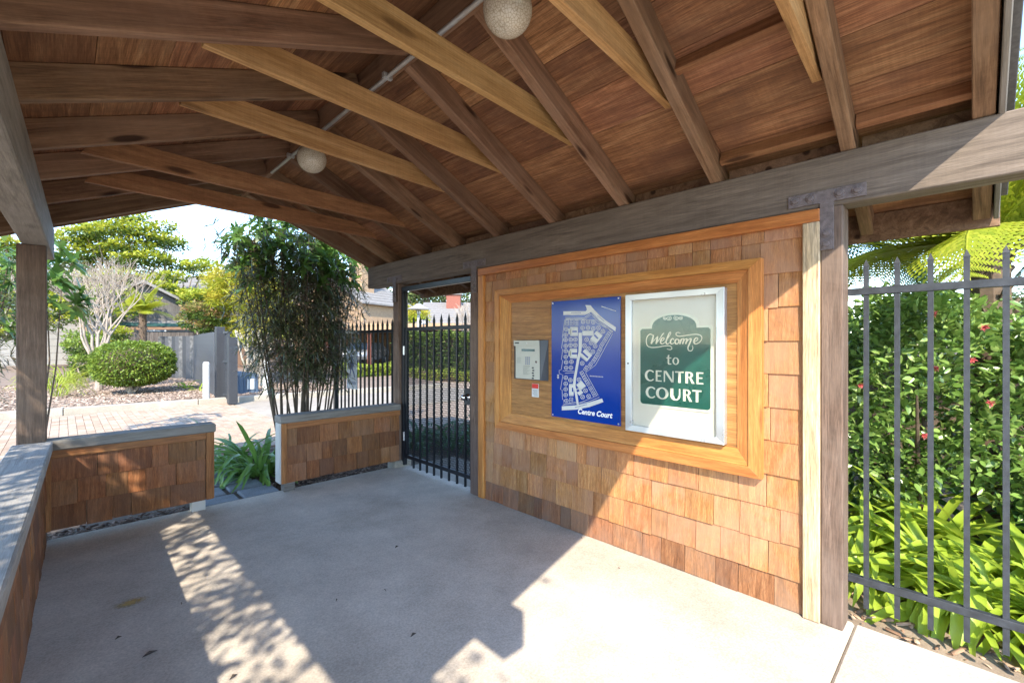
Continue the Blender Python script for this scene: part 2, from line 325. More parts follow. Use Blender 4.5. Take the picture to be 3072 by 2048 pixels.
# ------------------------------------------------------------------ entry shelter: posts, beams, roof
PITCH = .41; RX = 1.35
def zb(x): return 2.41+PITCH*(2.8-x) if x >= RX else 2.41+PITCH*(x+.1)
SH = empty('entry_shelter', (1.35,2.7,0), 'open timber entry shelter with brown gabled plank roof and grey beams', 'shelter')
def xl(y): return -.19+.025*y            # inner line of the left side
BAR('beam', (2.855,-.22,2.2785), (2.855,5.46,2.2785), .14, .263, W_BEAM, SH, .006)
BAR('beam', (xl(-.22)-.07,-.22,2.2785), (xl(5.46)-.07,5.46,2.2785), .14, .263, W_BEAMY, SH, .008)
for a, b in [((2.787,.46,0),(2.927,.556,2.147)), ((2.79,3.275,0),(2.93,3.405,2.147)), ((2.80,4.735,.06),(2.93,4.86,2.147)), ((-.235,4.69,.0),(-.085,4.835,2.147)), ((xl(.5)-.14,.42,0),(xl(.5),.55,2.147))]:
    B('post', a, b, W_POST, SH, .006)
B('post_footing', (2.74,4.70,-.05), (2.96,4.90,.075), M_KERB, SH, .02)
th = math.atan(PITCH); ct = math.cos(th); RH = .14
def rafter(name, side, yt, yf, w, mat, h=RH, drop=0, xe=None):
    if side > 0: xa, xb, xf = RX+.022, 3.555, 2.78
    else: xa, xb, xf = RX-.022, -.855, -.08
    def Y(x): return yt+(yf-yt)*(x-RX)/(xf-RX)
    a = Vector((xa, Y(xa), zb(xa)+h/2/ct-drop)); b = Vector((xb, Y(xb), zb(xb)+h/2/ct-drop))
    return BAR(name, a, b, w, h, mat, SH, .004)
for yt, yf in [(.40,.44),(1.0,1.09),(1.62,1.73),(2.235,2.375),(2.86,3.03),(3.44,3.66),(4.06,4.25),(4.72,4.93)]: rafter('rafter', 1, yt, yf, .062, W_RAFT)
for yt, yf in [(.24,.2),(.86,.82),(1.49,1.44),(2.12,2.05),(2.74,2.65),(3.37,3.28),(3.98,3.88),(4.60,4.54)]: rafter('rafter', -1, yt, yf, .05, W_RAFT)
for s in (1, -1):
    rafter('barge_rafter', s, -.03, -.03, .07, W_RAFT, .15)
    rafter('barge_rafter', s, 5.36, 5.36, .09, W_RAFT, .15)
    rafter('rake_trim', s, -.085, -.085, .022, W_BEAMY, .20, drop=.012)
    rafter('rake_trim', s, 5.425, 5.425, .022, W_RAFT, .20, drop=.012)
BAR('ridge_board', (RX,-.07,3.09), (RX,5.42,3.09), .04, .21, W_RAFT, SH)
B('fascia', (3.557,-.1,2.075), (3.59,5.44,2.245), W_RAFT, SH)
B('fascia', (-.89,-.1,2.075), (-.857,5.44,2.245), W_RAFT, SH)
for s in (1, -1):
    nrm = Vector((math.sin(th)*s, 0, ct)); dn = Vector((ct*s, 0, -math.sin(th))); top = Vector((RX, 0, zb(RX)))
    L = 2.205/ct+.06; n = 9; wd = L/n
    for k in range(n):
        c = top+dn*(wd*(k+.5)-.060)+nrm*(RH+.0105)
        br = sorted(rnd.sample([.42,1.05,1.68,2.30,2.95,3.55,4.16,4.8], 2)); ys = [-.1]+br+[5.44]
        for y0, y1 in zip(ys, ys[1:]):
            BAR('roof_plank', c+Vector((0,y0+.002,0)), c+Vector((0,y1-.002,0)), wd-.0025, .02, W_PLANK, SH, .001, up=nrm)
    c = top+dn*(L/2-.062)+nrm*(RH+.0335)
    BAR('roof_covering', c+Vector((0,-.13,0)), c+Vector((0,5.47,0)), L+.03, .022, M_ROOFTOP, SH, .003, up=nrm)
# blocking between the near rafters
def onslope(x, y, off): return Vector((x, y, zb(x)))+Vector((math.sin(th),0,ct))*off
NR = Vector((math.sin(th),0,ct))
for y0, y1 in [(.475,1.05),(.0,.405)]: BAR('blocking', onslope(2.735,y0,.105), onslope(2.735,y1,.105), .04, .068, W_TIE2, SH, .003, up=NR)
BAR('blocking', onslope(2.10,.475,.105), onslope(2.10,1.02,.105), .04, .068, W_TIE2, SH, .003, up=NR)
for y0, y1 in [(.48,1.05),(.0,.40),(1.13,1.69),(1.77,2.33),(2.42,2.98),(3.07,3.60),(3.70,4.2)]:
    B('eave_board', (2.90,y0,2.37), (2.925,y1,2.5), W_RAFT, SH)
# collar ties: (left x, left y, right x, right y, bottom z, material)
for a in [(.45,.40,2.42,.495,2.625,W_TIE),(.46,1.02,2.30,1.14,2.70,W_TIE),(.45,1.655,2.30,1.785,2.70,W_TIE),(.42,2.29,2.32,2.45,2.705,W_TIE),(.44,2.95,2.28,3.105,2.71,W_TIE)]:
    BAR('collar_tie', (a[0],a[1],a[4]+.068), (a[2],a[3],a[4]+.068), .04, .135, a[5], SH, .002)
for (x0,y0,x1,y1,z) in [(.07,3.55,2.27,3.73,2.525),(.10,4.16,2.30,4.33,2.52)]:
    d = Vector((x1-x0,y1-y0,0)).normalized(); m = MB(); nn = Vector((-d.y,d.x,0))*.02; Lt = math.hypot(x1-x0,y1-y0)
    prof = [(0,0),(Lt,0),(Lt-.02,.035),(Lt-.24,.125),(.24,.125),(.02,.035)]
    P = [Vector((x0,y0,z))+d*s_+Vector((0,0,t)) for s_,t in prof]
    m.add([p-nn for p in P]+[p+nn for p in P], [tuple(range(6))[::-1], tuple(range(6,12))]+[(i,(i+1)%6,6+(i+1)%6,6+i) for i in range(6)])
    m.build('collar_tie', W_TIE2, SH, bev=.002)
# T straps with bolts
def tstrap(yc, ybar, zh, zv0):
    x = 2.785 if True else 0
    m = MB(); m.box((2.776,ybar[0],zh[0]), (2.7845,ybar[1],zh[1])); m.box((2.7765,yc[0],zv0), (2.7848,yc[1],zh[0]+.004))
    t = m.build('t_strap', M_STRAP, SH, bev=.0012)
    zc = (zh[0]+zh[1])/2; ym = (yc[0]+yc[1])/2; w_ = ybar[1]-ybar[0]
    for (y, z) in [(ybar[0]+.035,zc),(ybar[0]+.105,zc),(ybar[1]-.105,zc),(ybar[1]-.035,zc),(ym,zv0+.03),(ym,zv0+.085)]:
        b = MB(); ring = [(y+.024*math.cos(a), z+.024*math.sin(a)) for a in [i*math.pi/8 for i in range(16)]]; b.prism(ring, 2.772, 2.777, 0)
        b.prism([(y+.0145*math.cos(a+.3), z+.0145*math.sin(a+.3)) for a in [i*math.pi/3 for i in range(6)]], 2.762, 2.7725, 0)
        b.build('bolt', M_STRAP, t, bev=.001)
tstrap((.497,.557), (.365,.70), (2.168,2.232), 1.925)
tstrap((3.30,3.37), (3.17,3.50), (2.168,2.232), 1.925)
tstrap((4.76,4.83), (4.63,4.96), (2.168,2.232), 1.925)
# ------------------------------------------------------------------ shingled walls
SHM = {}
def shingle_mesh(wd, ht, mat):
    k = (round(wd,2), round(ht,3), mat.name)
    if k not in SHM:
        h = k[0]/2-.0015
        m = MB().add([(-h,0,0),(h,0,0),(h,.012,0),(-h,.012,0),(-h,.0085,ht),(h,.0085,ht),(h,.0115,ht),(-h,.0115,ht)], [(3,2,1,0),(4,5,6,7),(0,1,5,4),(1,2,6,5),(2,3,7,6),(3,0,4,7)])
        me = m.mesh('shingle', bev=.0012); me.materials.append(mat); SHM[k] = me
    return SHM[k]
def shingles(parent, org, along, normal, length, courses, mat, hole=None, wr=(.09,.21)):
    along = Vector(along).normalized(); inn = -Vector(normal).normalized(); org = Vector(org)
    for z0, z1 in courses:
        s = 0
        while s < length-.01:
            wd = round(rnd.uniform(*wr) if rnd.random() < .8 else rnd.uniform(.2,.27), 2)
            if length-s-wd < .05: wd = length-s
            mid = s+wd/2
            if not (hole and hole[0] < s and s+wd < hole[1] and hole[2] < z0 and z1+.02 < hole[3]):
                M = Matrix((along, inn, Vector((0,0,1)))).transposed().to_4x4()
                M.translation = org+along*mid+inn*rnd.uniform(-.004,.001)+Vector((0,0,z0+rnd.uniform(-.005,.003)))
                M = M @ Matrix.Rotation(rnd.uniform(-.009,.009), 4, 'Y') @ Matrix.Rotation(rnd.uniform(-.012,.012), 4, 'Z')
                link('shingle', shingle_mesh(wd, z1-z0+.016, mat), M, parent)
            s += wd
CW = [(.004,.17)]+[(.17+.1845*i, .17+.1845*(i+1)) for i in range(10)]+[(2.015,2.08)]
SW = empty('shingle_wall', (2.83,1.9,0), 'tall cedar shingle wall carrying the framed notice board', 'wall')
B('backing', (2.8125,.557,.0), (2.925,3.272,2.146), W_RAFT, SW)
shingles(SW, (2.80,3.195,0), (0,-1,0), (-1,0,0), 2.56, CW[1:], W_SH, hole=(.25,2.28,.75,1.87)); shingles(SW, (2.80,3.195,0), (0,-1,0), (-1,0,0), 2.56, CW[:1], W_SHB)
B('trim', (2.772,.557,2.078), (2.811,3.27,2.143), W_TRIM, SW)
B('trim', (2.774,.557,.003), (2.811,.634,2.077), W_PALE, SW, .004)
B('trim', (2.774,3.196,.003), (2.811,3.27,2.077), W_TRIMZ, SW, .004)
# ------------------------------------------------------------------ notice board frame
NB = empty('notice_board', (2.77,1.93,.69), 'wide amber wood notice board with deep mitred frame on the shingle wall', 'notice board')
B('back_panel', (2.789,.95,.81), (2.799,2.86,1.82), W_PLY, NB, .001)
def mitre(name, rect_o, rect_i, xo, xi, mat4, parent, xb=2.798):
    (y0,y1,z0,z1) = rect_o; (a0,a1,b0,b1) = rect_i
    C = [(y0,z0),(y1,z0),(y1,z1),(y0,z1)]; I = [(a0,b0),(a1,b0),(a1,b1),(a0,b1)]
    for i in range(4):
        j = (i+1) % 4; m = MB()
        m.add([(xo,*C[i]),(xo,*C[j]),(xi,*I[j]),(xi,*I[i]),(xb,*C[i]),(xb,*C[j]),(xb,*I[j]),(xb,*I[i])], [(0,1,2,3),(7,6,5,4),(0,4,5,1),(1,5,6,2),(2,6,7,3),(3,7,4,0)])
        m.build(name, mat4[i % 2], parent, bev=.0012)
mitre('frame_board', (.825,3.015,.692,1.922), (.893,2.955,.752,1.866), 2.752, 2.752, (W_TRIM,W_TRIMZ), NB)
mitre('casing', (.894,2.954,.753,1.865), (.962,2.838,.838,1.798), 2.760, 2.782, (W_TRIM,W_TRIMZ), NB, xb=2.797)
# ------------------------------------------------------------------ low walls
CL = [(.085,.262),(.262,.438),(.438,.614)]
def low_wall_x(label, x0, x1, endtrim, whiteend):
    r = empty('low_wall', ((x0+x1)/2, 4.76, 0), label, 'wall', 'low shingled walls of the shelter')
    B('core', (x0+.012,4.713,.095), (x1-.012,4.815,.668), W_RAFT, r)
    ta, tb = (x0+.05, x1) if endtrim < 0 else (x0, x1-.05)
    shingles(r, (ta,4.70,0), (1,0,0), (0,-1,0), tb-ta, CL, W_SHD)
    B('trim', (ta,4.686,.612), (tb,4.712,.671), W_TRIMX, r)
    e = x0 if endtrim < 0 else x1-.048
    B('end_trim', (e,4.685,.085), (e+.048,4.714,.669), W_TRIMZ2, r)
    if endtrim < 0: B('end_board', (x0-.012,4.70,.085), (x0+.0115,4.83,.669), M_WHITE, r)
    else: B('end_board', (x1-.0115,4.69,.085), (x1+.012,4.825,.669), W_TRIMZ2, r)
    B('outer_board', (x0,4.8155,.085), (x1,4.83,.669), W_SHD, r)
    BAR('cap', (x0-.02,4.75,.706), (x1+.02 if endtrim > 0 else x1,4.75,.706), .17, .072, W_CAPX, r, .008)
    fx = x0+.03 if endtrim < 0 else x1-.15
    B('foot', (fx,4.705,-.02), (fx+.10,4.80,.094), M_WHITE if whiteend else W_CAPX, r, .004)
    return r
W_TRIMZ2 = wood('orange_end_trim', [(.26,.105,.034),(.37,.165,.055),(.46,.235,.09)], axis='Z', rnd=.08, grain=.6)
low_wall_x('low brown shingled wall with grey cap, dappled with sunlight', -.075, .935, 1, True)
low_wall_x('low brown shingled wall with grey cap between path and iron gate', 1.50, 2.795, -1, False)
LW = empty('low_wall', (-.25,2.5,0), 'long low shingled wall with broad pale grey cap along the open side', 'wall', 'low shingled walls of the shelter')
aL = Vector((xl(4.66)-.012,4.66,0)); bL = Vector((xl(.56)-.012,.56,0)); dL = (bL-aL).normalized(); nL = Vector((-dL.y,dL.x,0))
if nL.x < 0: nL = -nL
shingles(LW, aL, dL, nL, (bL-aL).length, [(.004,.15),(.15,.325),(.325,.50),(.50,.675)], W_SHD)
BAR('core', aL-nL*.068+Vector((0,0,.335)), bL-nL*.068+Vector((0,0,.335)), .108, .665, W_RAFT, LW)
BAR('cap', aL-nL*.07+Vector((0,0,.706)), bL-nL*.07+Vector((0,0,.706)), .205, .072, W_CAPY, LW, .008)
B('corner_trim', (-.10,4.683,.085), (-.062,4.712,.669), W_TRIMZ2, LW)
# ------------------------------------------------------------------ globe lamps and conduit
m_, N_, L_, b_ = newmat('crackled_globe_glass'); tc_ = N_.new('ShaderNodeTexCoord'); vo_ = N_.new('ShaderNodeTexVoronoi'); vo_.feature = 'DISTANCE_TO_EDGE'; vo_.inputs['Scale'].default_value = 80; L_.new(tc_.outputs['Object'], vo_.inputs['Vector'])
L_.new(mixc(N_, L_, 'MIX', mapr(N_, L_, vo_.outputs['Distance'], 0, .12, 0, 1), (.42,.35,.25), (.74,.67,.53)), b_.inputs['Base Color']); b_.inputs['Roughness'].default_value = .15
b_.inputs['Transmission Weight'].default_value = .25
bump(N_, L_, vo_.outputs['Distance'], .4, .003, b_)
for i, (y, z) in enumerate([(1.39,2.862),(3.53,2.846)]):
    g = empty('globe_lamp', (RX-.005,y,z+.12), ['crackled amber glass globe lamp under the ridge above the notice board', 'crackled amber glass globe lamp under the ridge towards the garden end'][i], 'lamp', 'globe lamps on the ridge')
    prof = [(.105*math.sin(a), -.105*math.cos(a)) for a in [math.pi*k/20 for k in range(1,18)]]
    MB().add([(RX-.005,y,z-.105)], []).lathe([(.001,-.105)]+prof, (RX-.005,y,z), 28).build('globe', m_, g, smooth=True)
    MB().lathe([(.05,.095),(.06,.10),(.06,.13),(.001,.135)], (RX-.005,y,z), 20).build('fitter', M_DARK, g)
MB().tube([(1.31,-.06,2.968),(1.318,2,2.968),(1.325,4.4,2.968)], .0125, 8).build('conduit', M_PIPE, smooth=True)
tag(bpy.data.objects['conduit'], 'thin galvanised conduit pipe running along under the roof ridge', 'pipe')
for y in (.7,2.35,3.9): MB().box((1.29,y-.012,2.955),(1.345,y+.012,2.9835)).build('strap', M_PIPE, bpy.data.objects['conduit'])
# ------------------------------------------------------------------ pedestrian gate
GX = 2.86
GF = empty('gate_frame', (GX,4.05,0), 'black steel door frame standing between two timber posts', 'frame')
B('header', (GX-.025,3.41,2.052), (GX+.025,4.73,2.105), M_IRON, GF)
B('jamb', (GX-.025,3.408,0), (GX+.025,3.432,2.051), M_IRON, GF); B('jamb', (GX-.025,4.68,.02), (GX+.025,4.73,2.051), M_IRON, GF)
GT = empty('iron_gate', (GX,4.05,.02), 'black iron picket gate with expanded mesh and round chrome knob', 'gate')
B('stile', (GX-.018,3.44,.105), (GX+.018,3.476,1.626), M_IRON, GT); B('stile', (GX-.018,4.63,.105), (GX+.018,4.672,1.626), M_IRON, GT)
B('rail', (GX-.017,3.477,1.588), (GX+.017,4.629,1.628), M_IRON, GT); B('rail', (GX-.017,3.477,.108), (GX+.017,4.629,.148), M_IRON, GT)
def picket_mesh(w_, z0, z1, tip, mat):
    h = w_/2; m = MB(); m.add([(-h,-h,z0),(h,-h,z0),(h,h,z0),(-h,h,z0),(-h,-h,z1-tip),(h,-h,z1-tip),(h,h,z1-tip),(-h,h,z1-tip),
        (-h*1.15,-h*1.15,z1-tip*.75),(h*1.15,-h*1.15,z1-tip*.75),(h*1.15,h*1.15,z1-tip*.75),(-h*1.15,h*1.15,z1-tip*.75),(0,0,z1)],
        [(3,2,1,0)]+[(a+i,a+(i+1)%4,a+4+(i+1)%4,a+4+i) for a in (0,4) for i in range(4)]+[(8+i,8+(i+1)%4,12) for i in range(4)])
    me = m.mesh('picket'); me.materials.append(mat); return me
pm = picket_mesh(.019, .0, 1.745, .10, M_IRON)
for y in (4.495,4.362,4.229,4.094,3.960,3.826,3.690,3.556): link('picket', pm, Matrix.Translation((GX-.006,y,.018)), GT)
mb = MB(); y0, y1, z0, z1 = 3.47, 4.64, .14, 1.60; cw, ch = .021, .048; H_ = (z1-z0)
for fam in (1, -1):
    k = -int(H_/ch*1)-2; slope = cw/ch*fam
    nn = int((y1-y0)/cw)+int(H_/ch)+4
    for i in range(-int(H_/ch)-2, int((y1-y0)/cw)+int(H_/ch)+3):
        ya = y0+i*cw; pts = []
        # line y = ya + slope*(z-z0)
        for z in (z0, z1):
            pts.append((ya+slope*(z-z0), z))
        (a0, b0), (a1, b1) = pts
        def clip(a, b):
            t0, t1 = 0, 1; dx = b[0]-a[0]
            for lim, sg in ((y0, 1), (y1, -1)):
                f0 = sg*(a[0]-lim); f1 = sg*(b[0]-lim)
                if f0 < 0 and f1 < 0: return None
                if f0 < 0: t0 = max(t0, f0/(f0-f1))
                if f1 < 0: t1 = min(t1, f0/(f0-f1))
            if t1-t0 < .01: return None
            L_ = lambda t: (a[0]+dx*t, a[1]+(b[1]-a[1])*t)
            return L_(t0), L_(t1)
        c = clip((a0,b0), (a1,b1))
        if c: mb.bar((GX+.009+.0012*fam,*c[0]), (GX+.009+.0012*fam,*c[1]), .0031, .0032, up=(1,0,0))
ms = mb.build('mesh_infill', M_IRON, GT, fix=False); ms['kind'] = 'stuff'
kn = MB().tube([(GX-.018,3.494,.916),(GX-.03,3.494,.916),(GX-.035,3.494,.916),(GX-.06,3.494,.916),(GX-.062,3.494,.916),(GX-.085,3.494,.916),(GX-.10,3.494,.916)], [.036,.036,.014,.012,.022,.03,.018], 18).build('knob', M_CHROME, GT, smooth=True)
B('lock_plate', (GX-.022,3.448,.84), (GX-.0185,3.54,1.0), M_IRON2, GT)
for z in (.36,1.36): MB().tube([(GX-.025,4.676,z-.05),(GX-.025,4.676,z+.05)], .011, 8).build('hinge', M_STEEL, GT)
# ------------------------------------------------------------------ iron fences
def fence(label, ys, x, zbot, ztop, rails, mat, wp=.021, posts=(), tip=.045, group=None):
    r = empty('picket_fence', (x,sum(ys)/len(ys),0), label, 'fence', group)
    me = picket_mesh(wp, 0, ztop-zbot, tip, mat)
    for y in ys: link('picket', me, Matrix.Translation((x,y,zbot)), r)
    for z in rails: B('rail', (x-.016,min(ys)-.06,z-.018), (x+.016,max(ys)+.075,z+.018), mat, r, .002)
    for (y, zt) in posts: B('fence_post', (x-.03,y-.03,-.05), (x+.03,y+.03,zt), mat, r)
    return r
fence('worn black iron picket fence beside the shingle wall, in front of the camellia', [.385-.1212*i for i in range(14)], 2.925, .095, 1.876, (1.713,.231), M_IRON2, posts=[(-1.32,1.9)])
fence('black iron picket fence carrying the blue and white pedestrian sign', [4.98+.122*i for i in range(14)], 2.93, .06, 1.755, (1.60,.17), M_IRON, tip=.1, posts=[(6.75,1.75)])
# ------------------------------------------------------------------ signs
def flat(name, polys, x, mat, parent):       # polygons given as photo pixels, laid on the plane x
    m = MB()
    for pl in polys:
        P = [gx(u, v, x) for u, v in pl]; m.add(P, [tuple(range(len(P)))])
    o = m.build(name, mat, parent, fix=False); return o
def flat_yz(name, polys, x, mat, parent):    # polygons given as (y, z)
    m = MB()
    for pl in polys: m.add([(x, y, z) for y, z in pl], [tuple(range(len(pl)))])
    return m.build(name, mat, parent, fix=False)
def stroke(pts, wds):                        # ribbon polygons along a 2-D path
    n = len(pts); out = []; L = []; R = []
    if not hasattr(wds, '__len__'): wds = [wds]*n
    for i, p in enumerate(pts):
        a = pts[max(i-1,0)]; b = pts[min(i+1,n-1)]; dx, dy = b[0]-a[0], b[1]-a[1]; l = math.hypot(dx, dy) or 1
        nx, ny = -dy/l*wds[i]/2, dx/l*wds[i]/2; L.append((p[0]+nx,p[1]+ny)); R.append((p[0]-nx,p[1]-ny))
    for i in range(n-1): out.append([L[i],L[i+1],R[i+1],R[i]])
    return out
def smooth(pts, wds=None, k=5):
    n = len(pts); P = []; Wd = []
    for i in range(n-1):
        p0, p1, p2, p3 = pts[max(i-1,0)], pts[i], pts[i+1], pts[min(i+2,n-1)]
        for j in range(k):
            t = j/k; P.append(tuple(.5*((2*p1[c])+(-p0[c]+p2[c])*t+(2*p0[c]-5*p1[c]+4*p2[c]-p3[c])*t*t+(-p0[c]+3*p1[c]-3*p2[c]+p3[c])*t**3) for c in (0,1)))
            if wds: Wd.append(wds[i]*(1-t)+wds[i+1]*t)
    P.append(pts[-1]); Wd.append(wds[-1] if wds else 0); return P, Wd
def text_on(name, body, yleft, yright, zbase, zcap, x, mat, parent, shear=0, bold=0):
    c = bpy.data.curves.new(name, 'FONT'); c.body = body; c.size = 1; c.shear = shear; c.offset = bold; c.resolution_u = 4
    o = bpy.data.objects.new(name, c); COL.objects.link(o); dg = bpy.context.evaluated_depsgraph_get()
    me = bpy.data.meshes.new_from_object(o.evaluated_get(dg)); bpy.data.objects.remove(o); bpy.data.curves.remove(c)
    a = np.array([v.co[:] for v in me.vertices]); x0, x1 = a[:,0].min(), a[:,0].max(); h = .69
    for v in me.vertices:
        s_ = (v.co.x-x0)/(x1-x0); t = v.co.y/h
        v.co = (0, (yright-yleft)*(s_-.5), (zcap-zbase)*t)
    me.materials.clear(); me.materials.append(mat)
    return link(name, me, Matrix.Translation((x,(yleft+yright)/2,zbase)), parent)
M_BLUE = plain('blue_enamel', (.002,.036,.27), .16, spec=.6, var=.08, vs=2)
M_PRINT = plain('pale_grey_print', (.58,.58,.55), .35, var=.08)
M_WPRINT = plain('white_print', (.82,.82,.80), .35, var=.03)
M_GREEN = plain('dark_green_enamel', (.010,.085,.062), .3, spec=.5, var=.25, vs=5)
M_CREAM = plain('cream_print', (.72,.68,.55), .4, var=.06)
M_LINER = plain('cream_liner', (.70,.62,.52), .7, var=.07, vs=3)
# --- blue map
MP = empty('map_sign', (2.78,2.05,.865), 'blue enamel site map sign lettered Centre Court in white italics', 'sign')
B('board', (2.7765,1.736,.866), (2.7885,2.366,1.777), M_BLUE, MP, .001)
q = lambda x, y: (1640+x*.2678, 880+y*.2678)
Q = lambda L: [q(*p) for p in L]
XP = 2.7755
road = [[(187,200),(435,200),(452,182),(444,150),(432,132),(490,132),(540,190),(600,250),(660,300),(775,378),(770,425),(690,370),(590,300),(535,240),(500,205),(470,225),(430,240),(187,242)],
        [(170,1262),(330,1250),(470,1220),(620,1175),(635,1215),(480,1270),(330,1300),(170,1308)]]
main = stroke([(375,440),(378,520),(376,600),(372,660),(352,740),(333,850),(315,950),(308,1040),(325,1100),(350,1250)], [36,36,34,32,30,28,28,30,28,22])
def rr(cx, cy, w_, h_, a=0):
    c, s_ = math.cos(rad(a)), math.sin(rad(a)); return [(cx+x*c-y*s_, cy+x*s_+y*c) for x, y in [(-w_/2,-h_/2),(w_/2,-h_/2),(w_/2,h_/2),(-w_/2,h_/2)]]
def comb(cx, cy, w_, h_, a, n):              # parking court with ticked edges
    c, s_ = math.cos(rad(a)), math.sin(rad(a)); out = [rr(cx,cy,w_*.84,h_*.84,a)]; T = lambda x, y: (cx+x*c-y*s_, cy+x*s_+y*c)
    for i in range(n):
        x = -w_/2*.8+w_*.8*(i+.5)/n
        for sg in (-1,1):
            out.append([T(x-w_*.24/n,sg*h_*.40),T(x+w_*.24/n,sg*h_*.40),T(x+w_*.24/n,sg*h_*.52),T(x-w_*.24/n,sg*h_*.52)])
    return out
lots = comb(306,425,104,104,0,8)+[rr(258,425,28,62)]+comb(462,445,150,56,0,11)+comb(556,492,104,128,38,7)+comb(300,672,98,112,0,8)+[rr(258,672,28,62)]+comb(440,692,128,104,40,9)+comb(276,1080,62,136,0,5)+comb(385,1030,92,84,-40,6)+comb(365,1098,66,80,-38,4)
m1 = Q(road[0]), Q(road[1])
flat('road_print', [Q(p) for p in road+main], XP, M_PRINT, MP)
flat('parking_print', [Q(p) for p in lots], XP-.0004, M_PRINT, MP)['kind'] = 'stuff'
flat('island_print', [Q(rr(*a)) for a in [(312,425,52,20,0),(553,484,20,60,-45),(312,672,60,18,0),(425,685,100,20,42),(290,1078,14,46,0),(350,1088,30,26,-35)]], XP-.0008, M_BLUE, MP)
def octo(cx, cy, r=22, a=0):
    pts = [(cx+r*math.cos(rad(22.5+45*i+a)), cy+r*1.0*math.sin(rad(22.5+45*i+a))) for i in range(8)]
    c, s_ = math.cos(rad(a)), math.sin(rad(a))
    return stroke(pts+[pts[0]], 5.5)+stroke([(cx-r*.8*c,cy-r*.8*s_),(cx+r*.8*c,cy+r*.8*s_)], 4)+stroke([(cx+r*.8*s_*.9,cy-r*.8*c),(cx-r*.8*s_*.9,cy+r*.8*c)], 4)
HS = []
for c in [(218,400),(212,465),(212,520),(213,588),(214,645),(214,710),(218,770),(218,832),(214,943),(213,1010),(213,1072),(213,1137),(221,1200),(270,517),(268,580),(278,765),(272,830),(266,970),(322,515),(322,580),(408,318),(463,316),(522,322),(403,386),(463,385),(522,394)]: HS += octo(*c)
for c in [(580,385),(630,425),(447,517),(497,553),(543,588),(422,585),(468,618),(518,652),(398,782),(362,965),(435,1088),(403,1160),(470,1150)]: HS += octo(c[0], c[1], 23, 36)
def townh(cx, cy, a):
    P = rr(cx,cy,34,56,a); c, s_ = math.cos(rad(a)), math.sin(rad(a))
    return stroke(P+[P[0]], 5.5)+stroke([(cx+s_*24,cy-c*24),(cx-s_*24,cy+c*24)], 4)+stroke([(cx-c*16,cy-s_*16),(cx+c*16,cy+s_*16)], 4)
for c in [(690,460),(655,518),(617,577),(592,637),(562,697),(530,748),(487,803),(440,840)]: HS += townh(c[0], c[1], 32)
for c in [(400,900),(428,952),(460,1003),(497,1068),(530,1128)]: HS += townh(c[0], c[1], -30)
for c in [(228,328),(280,328),(333,328),(275,1195)]: HS += townh(c[0], c[1], 0)
BD = [[(205,290),(175,490),(184,494),(167,615),(181,622),(165,740),(180,748),(163,852),(140,862),(140,895),(182,912),(155,1072),(173,1082),(178,1185),(192,1192),(190,1238),(330,1215)],[(205,290),(360,292),(545,298),(560,330),(690,395),(738,452),(548,800),(436,886),(576,1140),(500,1172),(345,1232)],
      [(182,866),(305,872)],[(205,892),(305,888)],[(210,268),(420,275),(490,225)],[(215,285),(430,290),(500,235),(560,300),(740,435)],[(180,1248),(460,1215),(590,1160)],[(500,208),(540,260),(620,330),(745,428)]]
for b in BD: HS += stroke(b, 4.5)
flat('house_print', [Q(p) for p in HS], XP-.0006, M_PRINT, MP)
sm = [rr(695,172,172,6,18)]+[rr(490+i*17,924+i*1.2,12,9,3) for i in range(9)]+[rr(280+i*14,216,9,8) for i in range(8)]+[rr(575+i*13,255+i*10,9,8,38) for i in range(6)]+[rr(322+i*15,1275-i*4,10,8,-12) for i in range(9)]+[rr(128,912+i*12,22-4*(i%2),8,5) for i in range(4)]
flat('small_print', [Q(p) for p in sm[:10]+sm[-4:]], XP-.0002, M_PRINT, MP)['kind'] = 'stuff'; flat('road_name_print', [Q(p) for p in sm[10:-4]], XP-.0012, M_BLUE, MP)
text_on('lettering', 'Centre Court', 2.103, 1.798, .916, .953, XP-.0005, M_WPRINT, MP, shear=.25, bold=.035)
for y in (1.75,2.352):
    for z in (.88,1.763): MB().tube([(2.7745,y,z),(2.777,y,z)], .006, 10).build('screw', M_STEEL, MP)
# --- welcome sign case
WC = empty('sign_case', (2.76,1.35,.853), 'aluminium framed display case holding the dark green Welcome to Centre Court sign', 'sign')
mitre('frame', (1.021,1.676,.853,1.776), (1.068,1.632,.893,1.738), 2.744, 2.746, (M_STEEL,M_STEEL), WC, xb=2.7885)
B('liner', (2.772,1.06,.885), (2.776,1.64,1.746), M_LINER, WC, .0005)
q = lambda x, y: (1860+x*.3125, 860+y*.3125)
XG = 2.766
def arch(y0, y1, z0, z1, ya, yb, zt, r):
    P = []
    for (cy, cz, a0) in [(y1-r, z0+r, 0), (y0+r, z0+r, 90)]:
        P += [(cy+r*math.cos(rad(a0+9*i)), cz-r*math.sin(rad(a0+9*i))) for i in range(11)]
    P += [(y0, z1-.012),(y0+.012, z1),(ya, z1)]
    n = 16; c = (ya+yb)/2; R = (yb-ya)/2
    P += [(c-R*math.cos(math.pi*i/n), z1+(zt-z1)*math.sin(math.pi*i/n)**.8) for i in range(1,n)]
    P += [(yb, z1),(y1-.012, z1),(y1, z1-.012)]
    return P
MB().prism(arch(1.095,1.588,1.030,1.556,1.178,1.505,1.642,.03), XG, 2.7715, 0).build('sign_board', M_CREAM, WC)
flat_yz('green_panel', [arch(1.108,1.574,1.044,1.543,1.192,1.490,1.627,.022)], XG-.0006, M_GREEN, WC)
XL = XG-.0012
def G(L): return [[(p[0],p[1]) for p in pl] for pl in L]
